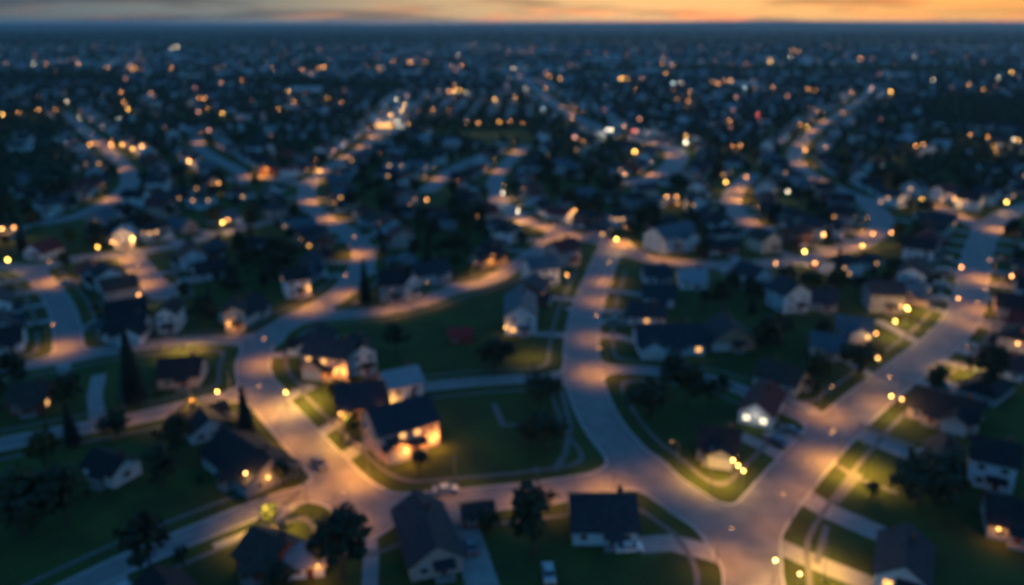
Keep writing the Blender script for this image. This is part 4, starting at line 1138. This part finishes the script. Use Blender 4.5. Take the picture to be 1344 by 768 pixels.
# ------------------------------------------------------------------ cars
PAINT = {k: mat(k + '_car_paint', c, .3, .05, 1, spec=.6) for k, c in (('silver', (.45, .46, .48)), ('dark blue', (.04, .06, .12)), ('white', (.75, .75, .75)), ('red', (.35, .04, .03)), ('grey', (.14, .15, .16)))}
TYRE = mat('tyre_rubber', (.02, .02, .02), .9, .2, 3); RIM = mat('wheel_rim', (.4, .4, .42), .4, .1, 3, metal=.7)
HEADL = emit('headlight_off', (.8, .8, .75), .15); TAILL = emit('tail_light', (.5, .03, .02), .1)
def make_car(col):
    root = link('car', None)
    B = MB()
    prof = [(-2.2, .32), (2.2, .32), (2.28, .6), (2.15, .82), (1.25, .95), (-1.55, 1.0), (-2.2, .92), (-2.26, .6)]
    def extr(b, pr, hw, hw2=None):
        n = len(pr); v = [(p[0], -hw, p[1]) for p in pr] + [(p[0], hw, p[1]) for p in pr]
        b.add(v, [tuple(range(n)), tuple(range(2 * n - 1, n - 1, -1))] + [(i, n + i, n + (i + 1) % n, (i + 1) % n) for i in range(n)])
    extr(B, prof, .9)
    B.add([(.55, -.68, 1.42), (-1.0, -.68, 1.44), (-1.0, .68, 1.44), (.55, .68, 1.42), (.55, -.68, 1.37), (-1.0, -.68, 1.38), (-1.0, .68, 1.38), (.55, .68, 1.37)],
          [(0, 1, 2, 3), (7, 6, 5, 4), (0, 4, 5, 1), (1, 5, 6, 2), (2, 6, 7, 3), (3, 7, 4, 0)])
    B.build('body', PAINT[col], root)
    g = MB(); g.add([(1.25, -.82, .93), (-1.6, -.82, .97), (-1.6, .82, .97), (1.25, .82, .93), (.56, -.67, 1.37), (-1.0, -.67, 1.38), (-1.0, .67, 1.38), (.56, .67, 1.37)],
                    [(3, 2, 1, 0), (4, 5, 6, 7), (0, 1, 5, 4), (1, 2, 6, 5), (2, 3, 7, 6), (3, 0, 4, 7)]); g.build('windows', GLASS, root)
    tb = MB(); tb.tube([(0, -.11, 0), (0, .11, 0)], [.33, .33], 14); tm = tb.mesh('wheel', [TYRE])
    rb = MB(); rb.tube([(0, -.125, 0), (0, .125, 0)], [.19, .19], 10); rm_ = rb.mesh('rim', [RIM])
    for x_ in (-1.4, 1.4):
        for y_ in (-.83, .83):
            o = link('wheel', tm, root); o.location = (x_, y_, .33); link('rim', rm_, o)
    for y_ in (-.62, .62):
        hb = MB(); hb.box((2.24, y_, .68), (.05, .2, .08)); hb.build('headlight', HEADL, root)
        tb_ = MB(); tb_.box((-2.25, y_, .74), (.04, .2, .09)); tb_.build('tail_light', TAILL, root)
    return root
CARS = []; DRIVE_CARS = []
for (p, q, col, lab, z) in [((600, 645), (570, 648), 'silver', 'silver car driving on the lower cross street', .05), ((428, 621), (412, 602), 'grey', 'grey car driving up the left street past the lit houses', .05),
                         ((1050, 573), (1030, 566), 'grey', 'dark grey car parked beside the maroon roofed house', .05), ((1030, 588), (1012, 580), 'dark blue', 'dark blue car parked on the drive of the white gabled house', .05),
                         ((614, 706), (622, 735), 'grey', 'grey car parked on the drive below the cross street', .05), ((722, 768), (718, 745), 'silver', 'silver car parked at the bottom edge left of the slate roof', .01),
                         ((838, 722), (812, 724), 'white', 'white car parked in front of the blue walled house', .05), ((1228, 604), (1196, 598), 'silver', 'silver car parked on the drive left of the pinkish house', .05),
                         ((508, 158), (512, 154), 'red', 'red car standing on the lit forecourt', .1)]:
    a = at(*p); b = at(*q); c = make_car(col); m_ = (a + b) / 2; d = a - b
    c.location = (m_.x, m_.y, z); c.rotation_euler.z = math.atan2(d.y, d.x)
    tag(c, lab, 'car', 'cars on the streets and drives'); c['paint'] = col; CARS.append(c)

for n, h in enumerate([h for h in HOUSES if not h['hero']][:60]):
    if n % 3: continue
    e, ri, sd, s_, ra, q = nearest_road(h['x'], h['y'])
    if e > 14: continue
    d = Vector((q[0] - h['x'], q[1] - h['y'], 0)).normalized(); sdv = Vector((-d.y, d.x, 0)) * 3.2
    base_ = CARS[n // 3 % len(CARS)]; c = copy_tree(base_)
    p = Vector((h['x'], h['y'], .05)) + d * 8.6 + sdv; c.location = p; c.rotation_euler.z = math.atan2(-d.y, -d.x)
    DRIVE_CARS.append((c, h, base_['paint']))
# a low fence behind two of the lawns
FENCEM = mat('pale_timber_fence', (.34, .31, .27), .85, .2, 2)
for (pts, lab) in [([(1128, 562), (1200, 590)], 'pale timber fence behind the yellowish lawn on the right'), ([(372, 665), (394, 650)], 'short timber fence by the orange gable lamp')]:
    a = at(*pts[0]); b = at(*pts[1]); root = link('fence', None); root.location = a; L_ = (b - a).length; an = math.atan2(b.y - a.y, b.x - a.x); root.rotation_euler.z = an
    n = int(L_ / 2.4)
    q = MB()
    for z in (.5, .95): q.box((L_ / 2, 0, z), (L_ / 2, .025, .06))
    for k in range(int(L_ / .3)): q.box((.15 + k * .3, -.045, .62), (.11, .012, .56))
    q.build('boards', FENCEM, root)
    for k in range(n + 1):
        pm = MB(); pm.box((L_ * k / n, .075, .65), (.05, .05, .65)); pm.build('post', FENCEM, root)
    tag(root, lab, 'fence')

# ------------------------------------------------------------------ labels
def ordn(n):
    s = {1: 'first', 2: 'second', 3: 'third', 4: 'fourth', 5: 'fifth', 6: 'sixth', 7: 'seventh', 8: 'eighth', 9: 'ninth', 10: 'tenth'}
    if n in s: return s[n]
    return str(n) + ('th' if 10 < n % 100 < 14 else {1: 'st', 2: 'nd', 3: 'rd'}.get(n % 10, 'th'))
def short_side(s):
    return s
def info(d):
    e, ri, sd, s_, ra, q = nearest_road(d['x'], d['y'])
    # a side that can be read in the picture
    pxh = to_px(d['x'], d['y'])[0]; pxr = to_px(q[0], q[1])[0]; py1 = to_px(d['x'], d['y'])[1]; py2 = to_px(q[0], q[1])[1]
    if abs(pxh - pxr) > abs(py1 - py2) * 1.2: side = 'right' if pxh > pxr else 'left'
    else: side = 'far' if py1 < py2 else 'near'
    return ri, side, s_, e
used = set(h['label'] for h in HOUSES if h['hero'])
groups = {}
for h in HOUSES:
    if h['hero']: continue
    ri, side, s_, e = info(h); row = 'back' if e > 16 else 'front'
    groups.setdefault((ri, side, row), []).append((s_, h))
for (ri, side, row), lst in groups.items():
    lst.sort(key=lambda t: t[0])
    for n, (s_, h) in enumerate(lst):
        wd = ordn(n + 1)
        if row == 'front': lab = '%s, %s up the %s side of the %s' % (h['desc'], wd, side, ROADS[ri]['phrase'])
        else: lab = '%s, %s up among those set back %s of the %s' % (h['desc'], wd, side, ROADS[ri]['phrase'])
        if len(lab.split()) > 16: lab = '%s, %s set back %s of the %s' % (h['desc'], wd, side, ROADS[ri]['phrase'])
        if len(lab.split()) > 16: lab = lab.replace('two storey hipped ', 'hipped ').replace('pale blue', 'blue')
        h['label'] = lab; h['o']['label'] = lab
        h['short'] = ('%s house %s of the %s' if row == 'front' else '%s set-back house %s of the %s') % (wd, side, ROADS[ri]['phrase'])
for (c, h, col) in DRIVE_CARS: c['label'] = '%s car parked before the %s' % (col, h['short'])
for c in CARS + [d[0] for d in DRIVE_CARS]: del c['paint']
groups = {}
for l in LAMPS:
    ri, side, s_, e = info(l); groups.setdefault((l['kind'], ri, side), []).append((s_, l))
cn = {'o': 'orange', 'y': 'amber', 'w': 'white', 'c': 'cool white', 'r': 'red'}
for (kind, ri, side), lst in groups.items():
    lst.sort(key=lambda t: t[0])
    for n, (s_, l) in enumerate(lst):
        c = cn[l.get('c', 'o')]
        body_ = {'yard arm': 'arm lamp over a lawn', 'curved arm': 'arm lamp over the road', 'globe': '%s globe lamp' % c, 'mast': 'tall %s mast light' % c}[kind]
        lab = '%s, %s %s of the %s' % (body_, ordn(n + 1), side, ROADS[ri]['phrase'])
        tag(l['o'], lab, 'street lamp', 'glowing street lamps')
HX = np.array([(h['x'], h['y']) for h in HOUSES])
for (o, h) in SHRUBS:
    nm = h.get('short') or ' '.join(h['label'].split(' with ')[0].split(' above ')[0].split(' beside ')[0].split(',')[0].split()[:10])
    tag(o, 'shrub before the ' + nm, 'shrub', 'shrubs in front of the houses')
seen = set(t['label'] for t in TREES if t['label'])
for t_ in TREES:
    if t_['label']: continue
    dd = np.hypot(HX[:, 0] - t_['x'], HX[:, 1] - t_['y'])
    for k in np.argsort(dd)[:12]:
        h = HOUSES[int(k)]; dx = t_['x'] - h['x']; dy = t_['y'] - h['y']
        rel = ('right of' if dx > 0 else 'left of') if abs(dx) > abs(dy) else ('behind' if dy > 0 else 'in front of')
        if h['hero']:
            hl = h['label'].split(' with ')[0].split(' beside ')[0].split(',')[0].split()[:8]
            while hl[-1] in ('the', 'of', 'in', 'on', 'at', 'between', 'and', 'behind', 'above', 'near', 'right', 'left', 'a', 'one', 'its', 'below', 'two'): hl.pop()
            hl = ' '.join(hl)
        else: hl = h['short']
        lab = '%s tree %s the %s' % (TP[t_['k']][0].replace(' conifer', ' conifer'), rel, hl)
        lab = lab.replace('conifer tree', 'conifer')
        if lab not in seen and len(lab.split()) <= 16: break
    else: lab = '%s tree %s the %s' % (TP[t_['k']][0], rel, hl)
    seen.add(lab); t_['o']['label'] = lab
print('HOUSES', len(HOUSES), 'LOTS', len(LOTS), 'TREES', len(TREES), 'CAND', len(cand), 'OBJ', len(bpy.data.objects), 'far faces', len(FH.f), len(FT.f))
